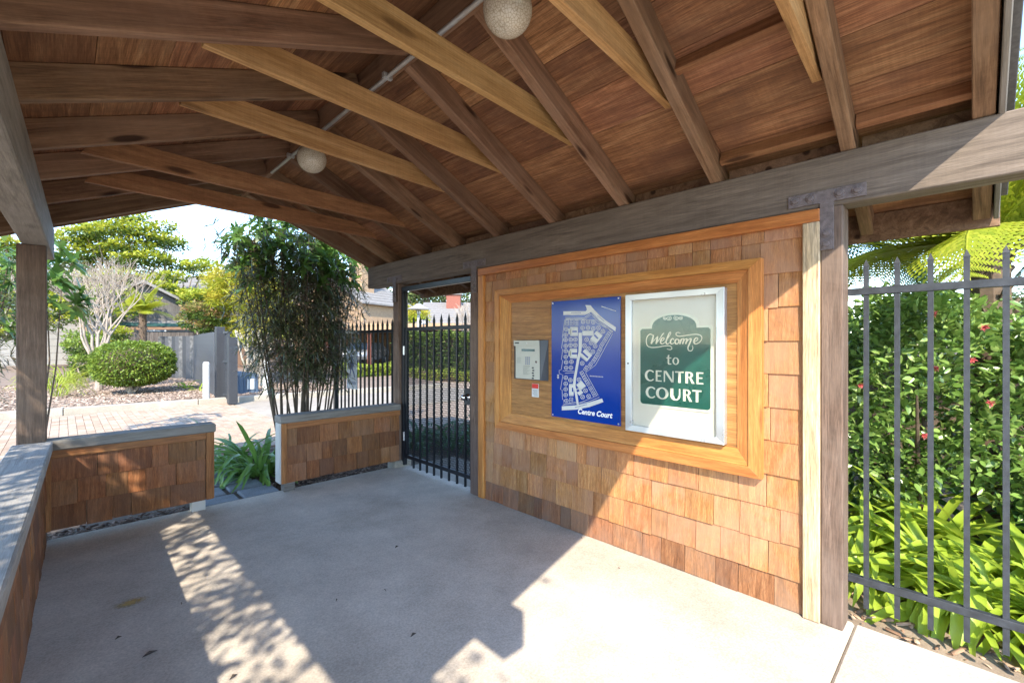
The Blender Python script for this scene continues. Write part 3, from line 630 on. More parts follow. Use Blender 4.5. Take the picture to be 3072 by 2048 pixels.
def ring(cx, cy, ro, ri, a0, a1, n=22, sh=0):
    out = []
    for i in range(n):
        t0 = rad(a0+(a1-a0)*i/n); t1 = rad(a0+(a1-a0)*(i+1)/n)
        out.append([(cx+ro[0]*math.cos(t0),cy+ro[1]*math.sin(t0)),(cx+ro[0]*math.cos(t1),cy+ro[1]*math.sin(t1)),(cx+sh+ri[0]*math.cos(t1),cy+ri[1]*math.sin(t1)),(cx+sh+ri[0]*math.cos(t0),cy+ri[1]*math.sin(t0))])
    return out
RC = lambda x0, x1, y0, y1: [(x0,y0),(x1,y0),(x1,y1),(x0,y1)]
GL = {'E': [RC(0,.30,0,1),RC(.30,1,.89,1),RC(.30,.86,.46,.57),RC(.30,1,0,.11)], 'T': [RC(0,1,.88,1),RC(.37,.66,0,.88)],
      'N': [RC(0,.13,0,1),[(0,1),(.28,1),(1,.02),(1,0),(.78,0)],RC(.87,1,0,1)],
      'R': [RC(0,.29,0,1)]+[[(p[0],p[1]) for p in pl] for pl in ring(.42,.74,(.42,.26),(.16,.15),-95,92)]+[RC(.29,.45,.89,1),RC(.29,.45,.48,.59),[(.38,.52),(.62,.52),(1.02,0),(.70,0)]],
      'C': ring(.58,.5,(.58,.52),(.36,.41),42,318,26,.05), 'O': ring(.5,.5,(.5,.52),(.27,.42),0,360,30),
      'U': [RC(0,.30,.36,1),RC(.84,.97,.36,1)]+ring(.485,.38,(.485,.40),(.19,.28),180,360,18,.085),
      't': [RC(.25,.55,.08,.95),RC(0,.95,.64,.74),[(.25,.95),(.55,.95),(.55,1.05)],[(.25,.08),(.55,.1),(.95,.1),(.95,.0),(.42,-.02)]], 'o': ring(.5,.37,(.5,.39),(.26,.31),0,360,24)}
def word(name, letters, z0, z1):
    pl = []
    for ch, u0, u1 in letters:
        ya = gx(*q(u0, 1000), XL).y; yb = gx(*q(u1, 1000), XL).y
        for p in GL[ch]: pl.append([(ya+(yb-ya)*x, z0+(z1-z0)*y) for x, y in p])
    flat_yz(name, pl, XL, M_CREAM, WC)
word('lettering', [('C',238,325),('E',343,400),('N',420,515),('T',528,612),('R',628,715),('E',734,800)], 1.198, 1.270)
word('lettering', [('C',246,338),('O',345,465),('U',482,582),('R',605,692),('T',695,782)], 1.086, 1.160)
word('lettering', [('t',445,495),('o',503,567)], 1.312, 1.372)
SC = [([(318,465),(288,455),(262,478),(252,522),(264,566),(305,582),(365,578),(425,568),(470,566),(495,578),(496,597),(474,603),(450,594)],[7,8,9,9,8,8,9,9,8,7,7,6,4]),
      ([(322,462),(312,505),(300,548)],[12,17,15]),([(300,548),(330,510),(362,475)],[6,6,7]),([(362,475),(355,510),(346,548)],[10,16,14]),([(346,548),(380,500),(412,452),(425,448)],[6,7,9,6]),
      ([(388,528),(415,512),(424,494),(408,490),(392,512),(390,536),(404,548),(428,536)],[6,7,7,9,13,13,9,5]),
      ([(428,536),(462,490),(488,444),(474,440),(454,490),(442,532),(454,549),(478,535)],[5,6,7,8,14,14,9,5]),
      ([(516,508),(506,496),(490,510),(484,535),(498,549),(522,535)],[9,8,13,13,9,5]),
      ([(548,500),(530,515),(532,543),(552,546),(566,522),(552,500),(570,512),(584,506)],[8,13,13,8,13,8,5,5]),
      ([(592,498),(582,524),(574,549)],[10,15,13]),([(580,530),(600,502),(614,500),(608,525),(600,549)],[5,6,9,14,13]),([(608,528),(628,502),(644,500),(638,525),(630,549)],[5,6,9,14,13]),
      ([(640,530),(662,504),(684,500),(668,545),(652,585),(662,612),(688,612),(700,585),(692,562)],[5,6,10,15,12,9,9,7,4]),
      ([(710,530),(736,516),(748,498),(732,490),(714,508),(710,535),(726,548),(752,540),(776,518),(786,492),(774,468),(738,456),(680,460),(610,470),(562,474),(538,460),(540,444),(560,438),(580,446)],[6,7,7,9,13,13,9,7,7,8,8,8,8,7,7,7,7,6,4])]
wl = []
for pts, wd in SC:
    P, W2 = smooth(pts, wd); wl += stroke(P, W2)
flat('script_lettering', [[q(*p) for p in pl] for pl in wl], XL, M_CREAM, WC)
sp = []
for cx, cy, d, r0 in [(468,303,1,28),(433,303,-1,20),(542,300,-1,28),(580,300,1,22)]:
    pts = [(cx+d*(r0*(1-t/30))*math.cos(t*.42-1.2), cy+(r0*.8*(1-t/30))*math.sin(t*.42-1.2)) for t in range(26)]; sp += stroke(pts, 6)
flat('scroll_ornament', [[q(*p) for p in pl] for pl in sp], XL, M_CREAM, WC)
m_, N_, L_, b_ = newmat('clear_acrylic'); tr_ = N_.new('ShaderNodeBsdfTransparent'); tr_.inputs[0].default_value = (.96,.97,.96,1); gl_ = N_.new('ShaderNodeBsdfGlossy'); gl_.inputs['Roughness'].default_value = .06; fr_ = N_.new('ShaderNodeLayerWeight'); fr_.inputs[0].default_value = .5; pw_ = N_.new('ShaderNodeMath'); pw_.operation = 'POWER'; pw_.inputs[1].default_value = 3.5; L_.new(fr_.outputs['Facing'], pw_.inputs[0]); fr_ = N_.new('ShaderNodeMath'); fr_.operation = 'MULTIPLY_ADD'; L_.new(pw_.outputs[0], fr_.inputs[0]); fr_.inputs[1].default_value = .45; fr_.inputs[2].default_value = .025
mx_ = N_.new('ShaderNodeMixShader'); L_.new(fr_.outputs[0], mx_.inputs[0]); L_.new(tr_.outputs[0], mx_.inputs[1]); L_.new(gl_.outputs[0], mx_.inputs[2]); L_.new(mx_.outputs[0], N_['Material Output'].inputs[0])
M_ACRYL = m_
B('glazing', (2.7505,1.064,.889), (2.7535,1.636,1.742), m_, WC, 0)
MB().tube([(2.742,1.655,1.31),(2.748,1.655,1.31)], .006, 10).build('lock', M_DARK, WC)
# --- entry phone
KP = empty('entry_phone', (2.75,2.59,1.14), 'stainless keypad entry phone in a dark grey wedge housing', 'intercom')
HB = [(2.38,1.145),(2.775,1.145),(2.775,1.472),(2.38,1.472)]
m = MB(); m.add([(2.788,2.405,1.141),(2.788,2.80,1.141),(2.788,2.80,1.474),(2.788,2.405,1.474),(2.715,2.43,1.148),(2.715,2.712,1.148),(2.740,2.738,1.470),(2.740,2.455,1.470)], [(3,2,1,0),(4,5,6,7),(0,1,5,4),(1,2,6,5),(2,3,7,6),(3,0,4,7)])
m.build('housing', plain('dark_grey_enamel', (.045,.048,.055), .45), KP, bev=.002)
M_FACE = plain('stainless_faceplate', (.46,.44,.37), .42, metal=.15, var=.06, vs=12)
def onface(s_, t, off=.002):      # s: 0 at the far edge .. 1 near edge, t: 0 bottom .. 1 top
    lo = Vector((2.715,2.712,1.148)).lerp(Vector((2.715,2.43,1.148)), s_); hi = Vector((2.740,2.738,1.470)).lerp(Vector((2.740,2.455,1.470)), s_)
    return lo.lerp(hi, t)+Vector((-off,0,-off*.1))
def facequad(name, rects, mat, off):
    m = MB()
    for s0, s1, t0, t1 in rects: m.add([onface(s0,t0,off),onface(s1,t0,off),onface(s1,t1,off),onface(s0,t1,off)], [(0,1,2,3)])
    return m.build(name, mat, KP, fix=False)
fp = MB(); fp.add([onface(a,b,o) for o in (.0008,.003) for a, b in ((.02,.02),(.98,.02),(.98,.985),(.02,.985))], [(3,2,1,0),(4,5,6,7),(0,1,5,4),(1,2,6,5),(2,3,7,6),(3,0,4,7)]).build('faceplate', M_FACE, KP, bev=.0006)
hd = MB(); hd.add([onface(a,b,o) for o in (.0032,.012) for a, b in ((-.03,.86),(.99,.86),(.99,1.0),(-.03,1.0))], [(3,2,1,0),(4,5,6,7),(0,1,5,4),(1,2,6,5),(2,3,7,6),(3,0,4,7)]).build('hood', M_FACE, KP, bev=.001)
facequad('display', [(.27,.80,.72,.78)], plain('lcd_glass', (.02,.05,.04), .15), .0036)
facequad('nameplate', [(.03,.2,.92,.955)], M_DARK, .0126)
M_KEY = plain('key_blue_grey', (.16,.18,.26), .4)
facequad('keypad', [(.42+.07*i,.47+.07*i,.545-.052*j,.578-.052*j) for i in range(3) for j in range(4)], M_KEY, .0036)
facequad('instructions', [(.33,.62,.345,.355)]+[(.33,.60-.05*(i%3),.31-.026*i,.318-.026*i) for i in range(8)]+[(.07,.26-.03*(i%2),.55-.022*i,.556-.022*i) for i in range(7)], plain('etched_text', (.2,.2,.17), .5), .0036)
facequad('symbols', [(.68+.02*(i%2),.76+.02*(i%2),.29-.065*i,.325-.065*i) for i in range(5)], M_DARK, .0036)
MB().tube([onface(.86,.46,.003),onface(.86,.46,.008)], [.011,.010], 14).build('lock', M_CHROME, KP)
MB().tube([onface(.52,.93,.0125),onface(.52,.93,.015)], [.010,.009], 14).build('camera_eye', M_WHITE, KP)
TG = empty('notice_tag', (2.787,2.55,1.0), 'small red and white notice tag below the entry phone', 'tag')
B('plate', (2.7845,2.512,1.001), (2.7885,2.588,1.112), plain('tag_white', (.6,.6,.58), .5), TG, .0005)
flat_yz('red_panel', [[(2.514,1.072),(2.586,1.072),(2.586,1.110),(2.514,1.110)]], 2.7838, plain('tag_red', (.62,.03,.02), .5), TG)
flat_yz('text_lines', [[(2.522,1.06-.009*i),(2.578-.006*(i%3),1.06-.009*i),(2.578-.006*(i%3),1.056-.009*i),(2.522,1.056-.009*i)] for i in range(6)], 2.7838, plain('tag_grey', (.25,.27,.3), .5), TG)
# --- children sign on the far fence (faces -x)
CS = empty('pedestrian_sign', (2.905,6.2,.8), 'pale blue sign with a walking child figure lettered CHILDREN', 'sign')
B('plate', (2.910,6.035,.80), (2.9165,6.345,1.33), plain('pale_sign_blue', (.50,.60,.74), .4), CS, .002)
M_SB = plain('sign_figure_blue', (.05,.11,.33), .5)
fg = [[(6.19+.035*math.cos(a),1.235+.04*math.sin(a)) for a in [i*math.pi/6 for i in range(12)]],[(6.23,1.19),(6.15,1.19),(6.145,1.08),(6.225,1.08)],[(6.23,1.18),(6.27,1.10),(6.255,1.09),(6.215,1.15)],[(6.15,1.18),(6.10,1.12),(6.11,1.105),(6.155,1.15)],[(6.225,1.08),(6.19,1.08),(6.23,.97),(6.26,.975)],[(6.19,1.085),(6.145,1.085),(6.10,1.03),(6.08,.965),(6.11,.96),(6.13,1.01)]]
flat_yz('figure', fg, 2.9092, M_SB, CS)
text_on('lettering', 'CHILDREN', 6.325, 6.055, .865, .905, 2.9092, M_SB, CS, bold=.02)
# ------------------------------------------------------------------ plants
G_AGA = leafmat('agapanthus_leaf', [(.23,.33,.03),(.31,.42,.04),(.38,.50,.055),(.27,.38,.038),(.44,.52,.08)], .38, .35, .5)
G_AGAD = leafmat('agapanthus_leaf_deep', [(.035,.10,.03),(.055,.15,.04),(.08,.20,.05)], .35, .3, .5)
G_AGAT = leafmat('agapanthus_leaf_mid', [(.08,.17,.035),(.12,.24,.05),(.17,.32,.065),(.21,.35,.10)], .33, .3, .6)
G_CAM = leafmat('camellia_leaf', [(.085,.15,.032),(.135,.235,.046),(.20,.32,.07),(.30,.40,.12)], .28, .28, .6)
G_ARAL = leafmat('aralia_leaflet', [(.05,.068,.03),(.075,.095,.04),(.105,.125,.052),(.12,.085,.05)], .3, .2, .6)
G_ARAG = leafmat('aralia_leaf_green', [(.06,.13,.025),(.09,.18,.034),(.14,.25,.05)], .35, .4, .5)
G_FERN = leafmat('tree_fern_leaf', [(.28,.34,.03),(.36,.41,.035),(.44,.46,.055),(.25,.32,.03)], .5, .45, .3)
G_FERND = leafmat('tree_fern_leaf_deep', [(.06,.13,.035),(.09,.18,.05)], .5, .4, .3)
G_HEDGE = leafmat('clipped_hedge_leaf', [(.10,.17,.022),(.16,.24,.03),(.23,.30,.045),(.07,.125,.018)], .45, .3, .4)
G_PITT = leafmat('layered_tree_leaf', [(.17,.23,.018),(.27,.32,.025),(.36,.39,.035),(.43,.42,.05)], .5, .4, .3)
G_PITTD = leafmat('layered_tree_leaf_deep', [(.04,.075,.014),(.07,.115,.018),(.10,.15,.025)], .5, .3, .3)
G_GOLD = leafmat('golden_leaf', [(.33,.34,.03),(.42,.38,.035),(.46,.40,.055),(.28,.31,.03)], .5, .45, .3)
G_RUST = leafmat('russet_leaf', [(.28,.15,.07),(.22,.20,.05),(.16,.20,.045)], .55, .35, .3)
G_FAR = leafmat('far_tree_leaf', [(.045,.075,.028),(.07,.105,.035),(.10,.14,.045),(.14,.165,.05)], .6, .3, .2)
G_GRASS = leafmat('yellow_green_grass', [(.20,.27,.03),(.28,.35,.045),(.35,.38,.07)], .5, .4, .3)
G_RED = leafmat('camellia_petal', [(.55,.08,.10),(.65,.17,.15),(.70,.32,.25)], .5, .3, .3)
BARK = plain('brown_bark', (.11,.075,.05), .9, var=.4, vs=20, bmp=.6)
BARKP = plain('pale_bark', (.31,.255,.205), .85, var=.3, vs=14, bmp=.5)
CANE = plain('brown_cane', (.10,.068,.045), .8, var=.35, vs=25)
CANEP = plain('pale_cane', (.42,.38,.31), .75, var=.25, vs=18)
STALK = plain('green_stalk', (.18,.24,.05), .6)
# strap leaf variants: an arching folded ribbon of unit length
def strap(droop, wd, fold=.25, n=7, base=.55):
    m = MB(); P = []; a = rad(80); x = z = 0.
    for i in range(n):
        t = i/(n-1); P.append((x, z)); st = 1/(n-1); x += math.cos(a)*st; z += math.sin(a)*st; a -= rad(droop)/(n-1)*(1+.9*t)
    vs = []
    for i, (x, z) in enumerate(P):
        t = i/(n-1); w_ = wd*(base+(1-base)*math.sin(min(1,t*1.7)*math.pi/2))*(1 if t < .7 else max(.10, math.cos((t-.7)/.3*math.pi/2*.95)))
        vs += [(x, -w_/2, z+w_*fold), (x, 0, z), (x, w_/2, z+w_*fold)]
    fs = [(3*i+j, 3*i+j+1, 3*i+j+4, 3*i+j+3) for i in range(n-1) for j in (0,1)]
    return m.add(vs, fs)
def strapset(mat, wd, droops):
    L = []
    for d in droops:
        me = strap(d, wd).mesh('leaf', smooth=True, fix=False); me.materials.append(mat); L.append(me)
    return L
ST_L = strapset(G_AGA, .078, (45,75,100,125,150)); ST_T = strapset(G_AGAT, .05, (40,70,95,120,145,165)); ST_D = strapset(G_AGAD, .065, (40,70,95,120,145))
rp = random.Random(21)
def agapanthus(loc, n, size, meshes, label, group=None, spread=.09, tilt=(5,50), xmin=None):
    r = empty('agapanthus', loc, label, 'plant', group)
    for i in range(n):
        a = rp.uniform(0, 2*math.pi); t = rp.uniform(*tilt); rr_ = spread*math.sqrt(rp.random())
        p = Vector(loc)+Vector((rr_*math.cos(a), rr_*math.sin(a), -.01))
        s_ = size*rp.uniform(.65,1.1)
        M = Matrix.Translation(p) @ Matrix.Rotation(a+rp.uniform(-.5,.5), 4, 'Z') @ Matrix.Rotation(rad(t), 4, 'Y') @ Matrix.Rotation(rp.uniform(-.4,.4), 4, 'X') @ Matrix.Diagonal((s_, s_*rp.uniform(.8,1.15), s_, 1))
        me = rp.choice(meshes)
        if xmin is not None and min((M @ v.co).x for v in me.vertices) < xmin: continue
        link('leaf', me, M, r)
    return r
for i, (x, y, n, s_, lb) in enumerate([(3.56,.44,105,.68,'bright green agapanthus clump beside the foot of the timber corner post'),(3.58,.04,112,.70,'bright green agapanthus clump behind the middle pickets of the iron fence'),(3.56,-.38,105,.70,'bright green agapanthus clump spilling towards the outer fence pickets'),
        (4.0,.26,70,.88,'tall agapanthus clump in front of the camellia trunk'),(4.04,-.16,70,.88,'agapanthus clump tucked under the camellia branches'),(3.55,-.85,30,.66,'agapanthus clump at the outer end of the iron fence'),(4.1,.75,30,.7,'agapanthus clump growing behind the shingle wall')]):
    agapanthus((x,y,-.03), n, s_, ST_L, lb, 'agapanthus clumps behind the iron fence', .11, (0,62), 2.97)
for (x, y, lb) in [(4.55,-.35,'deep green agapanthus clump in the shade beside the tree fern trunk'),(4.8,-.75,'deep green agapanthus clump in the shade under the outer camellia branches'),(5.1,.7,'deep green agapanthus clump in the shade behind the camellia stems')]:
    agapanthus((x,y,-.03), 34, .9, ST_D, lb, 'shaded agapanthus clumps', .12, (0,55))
for (x, y, n, s_, lb) in [(1.60,5.70,150,.86,'deep green agapanthus clump beside the flagstone path'),(1.42,6.2,50,.8,'agapanthus clump at the far end of the flagstone path')]: agapanthus((x,y,-.05), n, s_, ST_T, lb, 'agapanthus clumps along the path', .17, (0,62))
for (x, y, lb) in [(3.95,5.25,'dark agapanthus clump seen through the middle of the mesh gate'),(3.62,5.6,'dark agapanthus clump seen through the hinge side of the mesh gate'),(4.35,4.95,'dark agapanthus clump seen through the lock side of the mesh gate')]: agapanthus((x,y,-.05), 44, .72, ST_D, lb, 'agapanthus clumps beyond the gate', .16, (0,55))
def rdir(rg, n, up=0.0, sp=1.0):
    D = rg.normal(0, 1, (n,3)); D /= np.linalg.norm(D, axis=1, keepdims=True); D[:,2] = D[:,2]*sp+up
    return D/np.linalg.norm(D, axis=1, keepdims=True)
def leafmesh(name, P, D, size, mat, parent, rg, tmpl=LEAF, kind='stuff', roll=None):
    k = len(P); V, F = scatter(*tmpl, P, frames(D, rg.uniform(-1.2,1.2,k) if roll is None else roll), rg.uniform(size[0], size[1], k))
    org = P.mean(0); o = link(name, arr_mesh(name, V-org, F, mat), Matrix.Translation(Vector(org)), parent)
    if kind: o['kind'] = kind
    return o
def shell(rg, n, c, r, lump=.18, inner=.72, fl=7):       # points through the outer part of a lumpy ellipsoid
    D = rg.normal(0,1,(n,3)); D /= np.linalg.norm(D,axis=1,keepdims=True)
    K = rg.normal(0,1,(fl,3)); K /= np.linalg.norm(K,axis=1,keepdims=True)
    f = 1+lump*np.cos(5*np.max(D@K.T,axis=1)*1.3)
    rad_ = rg.uniform(inner,1,n)**.6*f
    return np.array(c)+D*rad_[:,None]*np.array(r), D
# --- camellia with branches and red flowers
rg = np.random.default_rng(4)
CM = empty('camellia', (4.55,.25,-.03), 'glossy dark green camellia bush with small red flowers behind the fence', 'shrub')
m = MB()
for i in range(7):
    a = i*2.4; q0 = Vector((4.5,.25,-.03)); e = Vector((4.5+rp.uniform(-.5,.8),.25+rp.uniform(-1.3,1.3),rp.uniform(1.0,1.6)))
    mid = q0.lerp(e,.4)+Vector((rp.uniform(-.12,.12),rp.uniform(-.12,.12),.05)); m.tube([q0,mid,e], [.028,.018,.006], 6)
m.build('trunk', BARK, CM)
NC = 56000; bx = rg.uniform(-.55,.7,NC); by = rg.uniform(-1.1,1.4,NC); bz = rg.uniform(.25,1.86,NC)
top = 1.62+.16*np.sin(by*3.1+1)+.10*np.sin(by*7.3+bx*4); front = -.42+.12*np.sin(by*4.2+bz*3)+.10*np.sin(by*9+bz*7)
bot = .30+.14*np.sin(by*5+2)
k = (bz < top) & (bx > front) & (bz > bot) & ((bx < front+.35) | (bz > top-.25) | (rg.random(NC) < .12))
gap = np.sin(bx*9+by*11)+np.sin(by*13+bz*9+1)+np.sin(bz*12+bx*8+2) > -1.5
k &= gap
P = np.stack([4.5+bx,.1+by,bz],1)[k]; D = rdir(rg, len(P), .15, .8); D[:,0] -= .5
leafmesh('foliage', P, D, (.05,.09), G_CAM, CM, rg, LEAF2)
for (u, v) in [(2917,1079),(2809,1104),(2800,942),(2955,982),(2583,1155),(2972,1208),(2775,1306)]:
    c = gx(u, v, 3.98); n_ = 14; a = np.arange(n_)*2.4; el = np.linspace(.2,1.2,n_)
    D = np.stack([-np.sin(el)*1.0+0*a, np.cos(a)*np.cos(el), np.sin(a)*np.cos(el)],1)
    leafmesh('flower', np.repeat(np.array([c]),n_,0), D, (.024,.034), G_RED, CM, rg, LEAF2, kind=None)
# --- tree ferns
def frond_mesh(name, mat, L=1.5, npin=30, pl=.36, droop=85, seed=0, nl=13):
    rg = np.random.default_rng(seed); V = []; F = []; a = rad(38); x = z = 0.; pts = []
    for i in range(npin+1):
        pts.append((x,z,a)); x += math.cos(a)*L/npin; z += math.sin(a)*L/npin; a -= rad(droop)/npin
    m = MB(); m.tube([(p[0],0,p[1]) for p in pts[::3]], [.012*(1-.8*i/len(pts[::3])) for i in range(len(pts[::3]))], 4)
    vs = list(m.v); fs = [f for f in m.f if len(f) == 4]
    for i, (x, z, a) in enumerate(pts[3:], 3):
        t = i/npin; ln = pl*math.sin(math.pi*min(1,(t*.94+.10)))**.75*(1 if t < .5 else 1)
        for s_ in (-1,1):
            dirv = np.array([.42*math.cos(a), s_*.9, .42*math.sin(a)-.12]); dirv /= np.linalg.norm(dirv); fw = np.array([math.cos(a),0,math.sin(a)])
            for j in range(nl):
                q0 = j/nl; pos = np.array([x,0,z])+dirv*ln*q0+np.array([0,0,-.22*ln*q0*q0])
                lw = ln*.24*(1-q0*.75)+.005; st = ln/nl*.52
                for e in (-1,1):
                    d2 = fw*e*.92+dirv*.35; tip = pos+d2*lw+np.array([0,0,-.1*lw]); b = len(vs)
                    vs += [tuple(pos-dirv*st), tuple(pos+dirv*st), tuple(tip+dirv*st*.5), tuple(tip-dirv*st*.3)]; fs.append((b,b+1,b+2,b+3))
    return arr_mesh(name, np.array(vs), np.array(fs), mat)
FR = [frond_mesh('frond', G_FERN, 1.55, 24, .38, d, 1, 11) for d in (48,72)]; FRD = [frond_mesh('frond', G_FERND, 1.4, 22, .36, 110, 2)]
def tree_fern(loc, h, n, size, label, meshes, low=None, seed=1):
    rr_ = random.Random(seed); r = empty('tree_fern', loc, label, 'tree', 'tree ferns'); x, y, z = loc
    m = MB(); m.tube([(x,y,z),(x+.03,y,z+h*.5),(x,y+.02,z+h)], [.13,.11,.12], 10)
    for i in range(60):
        a = i*2.4; zz = z+h*(i/60)**.8; m.bar((x+.09*math.cos(a),y+.09*math.sin(a),zz),(x+.15*math.cos(a),y+.15*math.sin(a),zz+.08), .02,.02)
    m.build('trunk', BARK, r)
    for i in range(n):
        a = 2.399*i; t = -rr_.uniform(-12,38)*(1 if i % 3 else .3); s_ = size*rr_.uniform(.8,1.1)
        M = Matrix.Translation((x,y,z+h)) @ Matrix.Rotation(a,4,'Z') @ Matrix.Rotation(rad(-t-14 if i % 4 else -46),4,'Y') @ Matrix.Rotation(rr_.uniform(-.25,.25),4,'X') @ Matrix.Diagonal((s_,s_,s_,1))
        link('frond', meshes[i % len(meshes)], M, r)
    if low:
        for i in range(low):
            a = 2.399*i+.7; M = Matrix.Translation((x,y,z+h)) @ Matrix.Rotation(a,4,'Z') @ Matrix.Rotation(rad(28),4,'Y') @ Matrix.Diagonal((size*.9,)*3+(1,)); link('frond', FRD[0], M, r)
    return r
tree_fern((5.05,-.10,-.03), 2.22, 28, 1.0, 'big yellow green tree fern arching over the camellia bush', FR, None, 3)
tree_fern((6.9,1.2,-.03), 2.75, 26, 1.35, 'taller tree fern standing behind the big one over the camellia', FR, 4, 6)
tree_fern((6.6,-1.3,-.03), 2.6, 18, 1.4, 'tree fern standing outside the far end of the picket fence', FR, 4, 5)
# --- false aralia: canes with whorls of narrow toothed leaflets
def leaflet(n=6, wd=.075):
    vs = []; 
    for i in range(n+1):
        t = i/n; w_ = wd*math.sin(math.pi*(t*.88+.10))*(1+(.35 if i % 2 else -.25)); vs += [(-w_,t,-.25*t*t), (w_,t,-.25*t*t)]
    return vs, [(2*i,2*i+1,2*i+3,2*i+2) for i in range(n)]
NARROW = leaflet(6,.042); BROAD = leaflet(6,.15)
def aralia(loc, rx, ry, h, ncane, nleaf, label, seed, top=(.5,.72), size=1.0, wide=0.25, z0=.9):
    rg = np.random.default_rng(seed); rr_ = random.Random(seed); x, y, z = loc; r = empty('false_aralia', loc, label, 'shrub', 'false aralia shrubs')
    tips = []
    for i in range(ncane):
        a = rr_.uniform(0,6.28); b = Vector((x+.36*rx*math.cos(a)*rr_.random(),y+.5*ry*math.sin(a)*rr_.random(),z))
        e = Vector((x+rx*.9*math.cos(a)*rr_.random()**.5,y+ry*.9*math.sin(a)*rr_.random()**.5,z+h*rr_.uniform(.7,.98)))
        mid = b.lerp(e,.5)+Vector((rr_.uniform(-.08,.08),rr_.uniform(-.05,.05),0)); m = MB(); m.tube([b,b.lerp(mid,.5),mid,mid.lerp(e,.5),e],[.012,.011,.009,.007,.003],6); m.build('cane', CANE, r); tips.append((b,mid,e))
    Pd = []; Dd = []; Pg = []; Dg = []; pm_ = MB()
    for i in range(nleaf):
        b, mid, e = tips[i % ncane]; t = rr_.uniform(.3,1)**.8; c = (b.lerp(mid,t*2) if t < .5 else mid.lerp(e,t*2-1))
        a = rr_.uniform(0,6.28); el = rr_.uniform(-.3,.8); d = Vector((math.cos(a)*math.cos(el),math.sin(a)*math.cos(el),math.sin(el))); pl = rr_.uniform(.12,.34)*size
        o = c+d*pl; o.z -= .03
        if o.z < z+z0*rr_.uniform(.55,1.0): continue
        pm_.tube([c,o],[.003,.002],3,cap=False)
        n_ = rr_.randint(7,10); g = (o.z-z)/h > top[0]+rr_.uniform(0,top[1]-top[0]+.25) or rr_.random() < wide*.06
        ax = (d+Vector((0,0,.35))).normalized(); u_ = ax.orthogonal().normalized(); v_ = ax.cross(u_)
        for j in range(n_):
            q_ = 2*math.pi*j/n_; dd = (u_*math.cos(q_)+v_*math.sin(q_)+ax*.35); (Pg if g else Pd).append(o); (Dg if g else Dd).append(dd)
    st = pm_.build('leaf_stalks', CANE, r, fix=False); st['kind'] = 'stuff'
    if Pd: leafmesh('leaflets', np.array([p[:] for p in Pd]), np.array([p[:] for p in Dd]), (.09*size,.17*size), G_ARAL, r, rg, NARROW, roll=rg.normal(0,.35,len(Pd)))
    if Pg: leafmesh('green_leaflets', np.array([p[:] for p in Pg]), np.array([p[:] for p in Dg]), (.11*size,.20*size), G_ARAG, r, rg, BROAD, roll=rg.normal(0,.35,len(Pg)))
    return r
aralia((2.20,6.15,-.05), .85, .50, 3.2, 28, 1700, 'tall dark false aralia with slender canes rising behind the low wall', 11, (.66,.88), z0=.85)
aralia((-1.0,7.3,-.05), .75, .6, 2.6, 10, 300, 'false aralia growing outside the corner post with the sunlit patches', 13, (.55,.75), z0=.5)
aralia((-.28,8.3,-.05), .40, .4, 3.1, 4, 90, 'broad leaved aralia whose bright green top shows under the eave', 14, (.3,.5), size=1.4, z0=2.35)
# --- shade tree outside the left side: its crown throws the dappled light
def tube_tree(r, base, tips, mat, r0, name='trunk', bend=.1, rr_=random):
    m = MB(); base = Vector(base)
    for tip, f in tips:
        tip = Vector(tip); k = base.lerp(tip,.45)+Vector((rr_.uniform(-bend,bend),rr_.uniform(-bend,bend),abs(rr_.uniform(0,bend)))); m.tube([base,k,tip],[r0*f,r0*f*.65,r0*f*.2],7)
    return m.build(name, mat, r)
rq = random.Random(5); rg = np.random.default_rng(31)
DT = empty('shade_tree', (-3.1,1.3,-.06), 'spreading leafy tree standing outside the open side of the shelter', 'tree')
cl = [(-2.1+rq.uniform(-.95,.95),1.05+rq.uniform(-2.2,2.3),3.5+rq.uniform(-.8,.9)) for _ in range(96)]
m = MB(); m.tube([(-3.1,1.3,-.06),(-3.0,1.35,1.2),(-2.7,1.2,2.3)],[.13,.10,.08],8)
for c in cl[::2]: m.tube([(-2.7,1.2,2.3),Vector((-2.7,1.2,2.3)).lerp(Vector(c),.5)+Vector((0,0,.1)),c],[.035,.02,.005],5)
m.build('trunk', BARK, DT)
P = []; 
for c in cl:
    n_ = 74; P.append(np.array(c)+rg.normal(0,1,(n_,3))*np.array([.2,.2,.13]))
P = np.concatenate(P); leafmesh('crown', P, rdir(rg,len(P),.0,.5), (.065,.11), G_PITT, DT, rg, LEAF2)
# ------------------------------------------------------------------ driveway, kerb and planting beyond
DRV = struct(B('driveway', (-9,6.95,-.09), (2.86,12.9,-.03), M_CONC2, bev=.005))
pv = [MB().box((-.0515,-.1005,-.03),(.0515,.1005,.03)).mesh('paver', bev=.006) for _ in range(1)][0]; pv.materials.append(wood('clay_paver_unit', [(.33,.23,.16),(.385,.28,.20),(.43,.32,.235)], 'X', .85, .12, grain=.3))
PX = .107; PY = .205; cells = []
for i in range(int((2.84+3.0)/PX)):
    for j in range(int((12.75-6.98)/PY)):
        x = 2.84-PX*(i+.5); y = 6.98+PY*(j+.5); cells.append((x,y))
vis = [c for c in cells if -.02*c[1] < c[0]]
vis.sort(key=lambda c: c[0]**2+c[1]**2); near = set(vis[:300])
mbp = MB()
for c in cells:
    z = -.0+rnd.uniform(-.002,.002)-.03
    if c in near: link('paver', pv, Matrix.Translation((c[0],c[1],z)), DRV)
    else: mbp.box((c[0]-.0505,c[1]-.0995,-.058),(c[0]+.0505,c[1]+.0995,z+.03))
o = mbp.build('paver_field', M_PAVER, DRV, fix=False); o['kind'] = 'stuff'
struct(B('apron', (2.87,9.2,-.1), (9,12.55,-.002), M_CONC2, bev=.01))
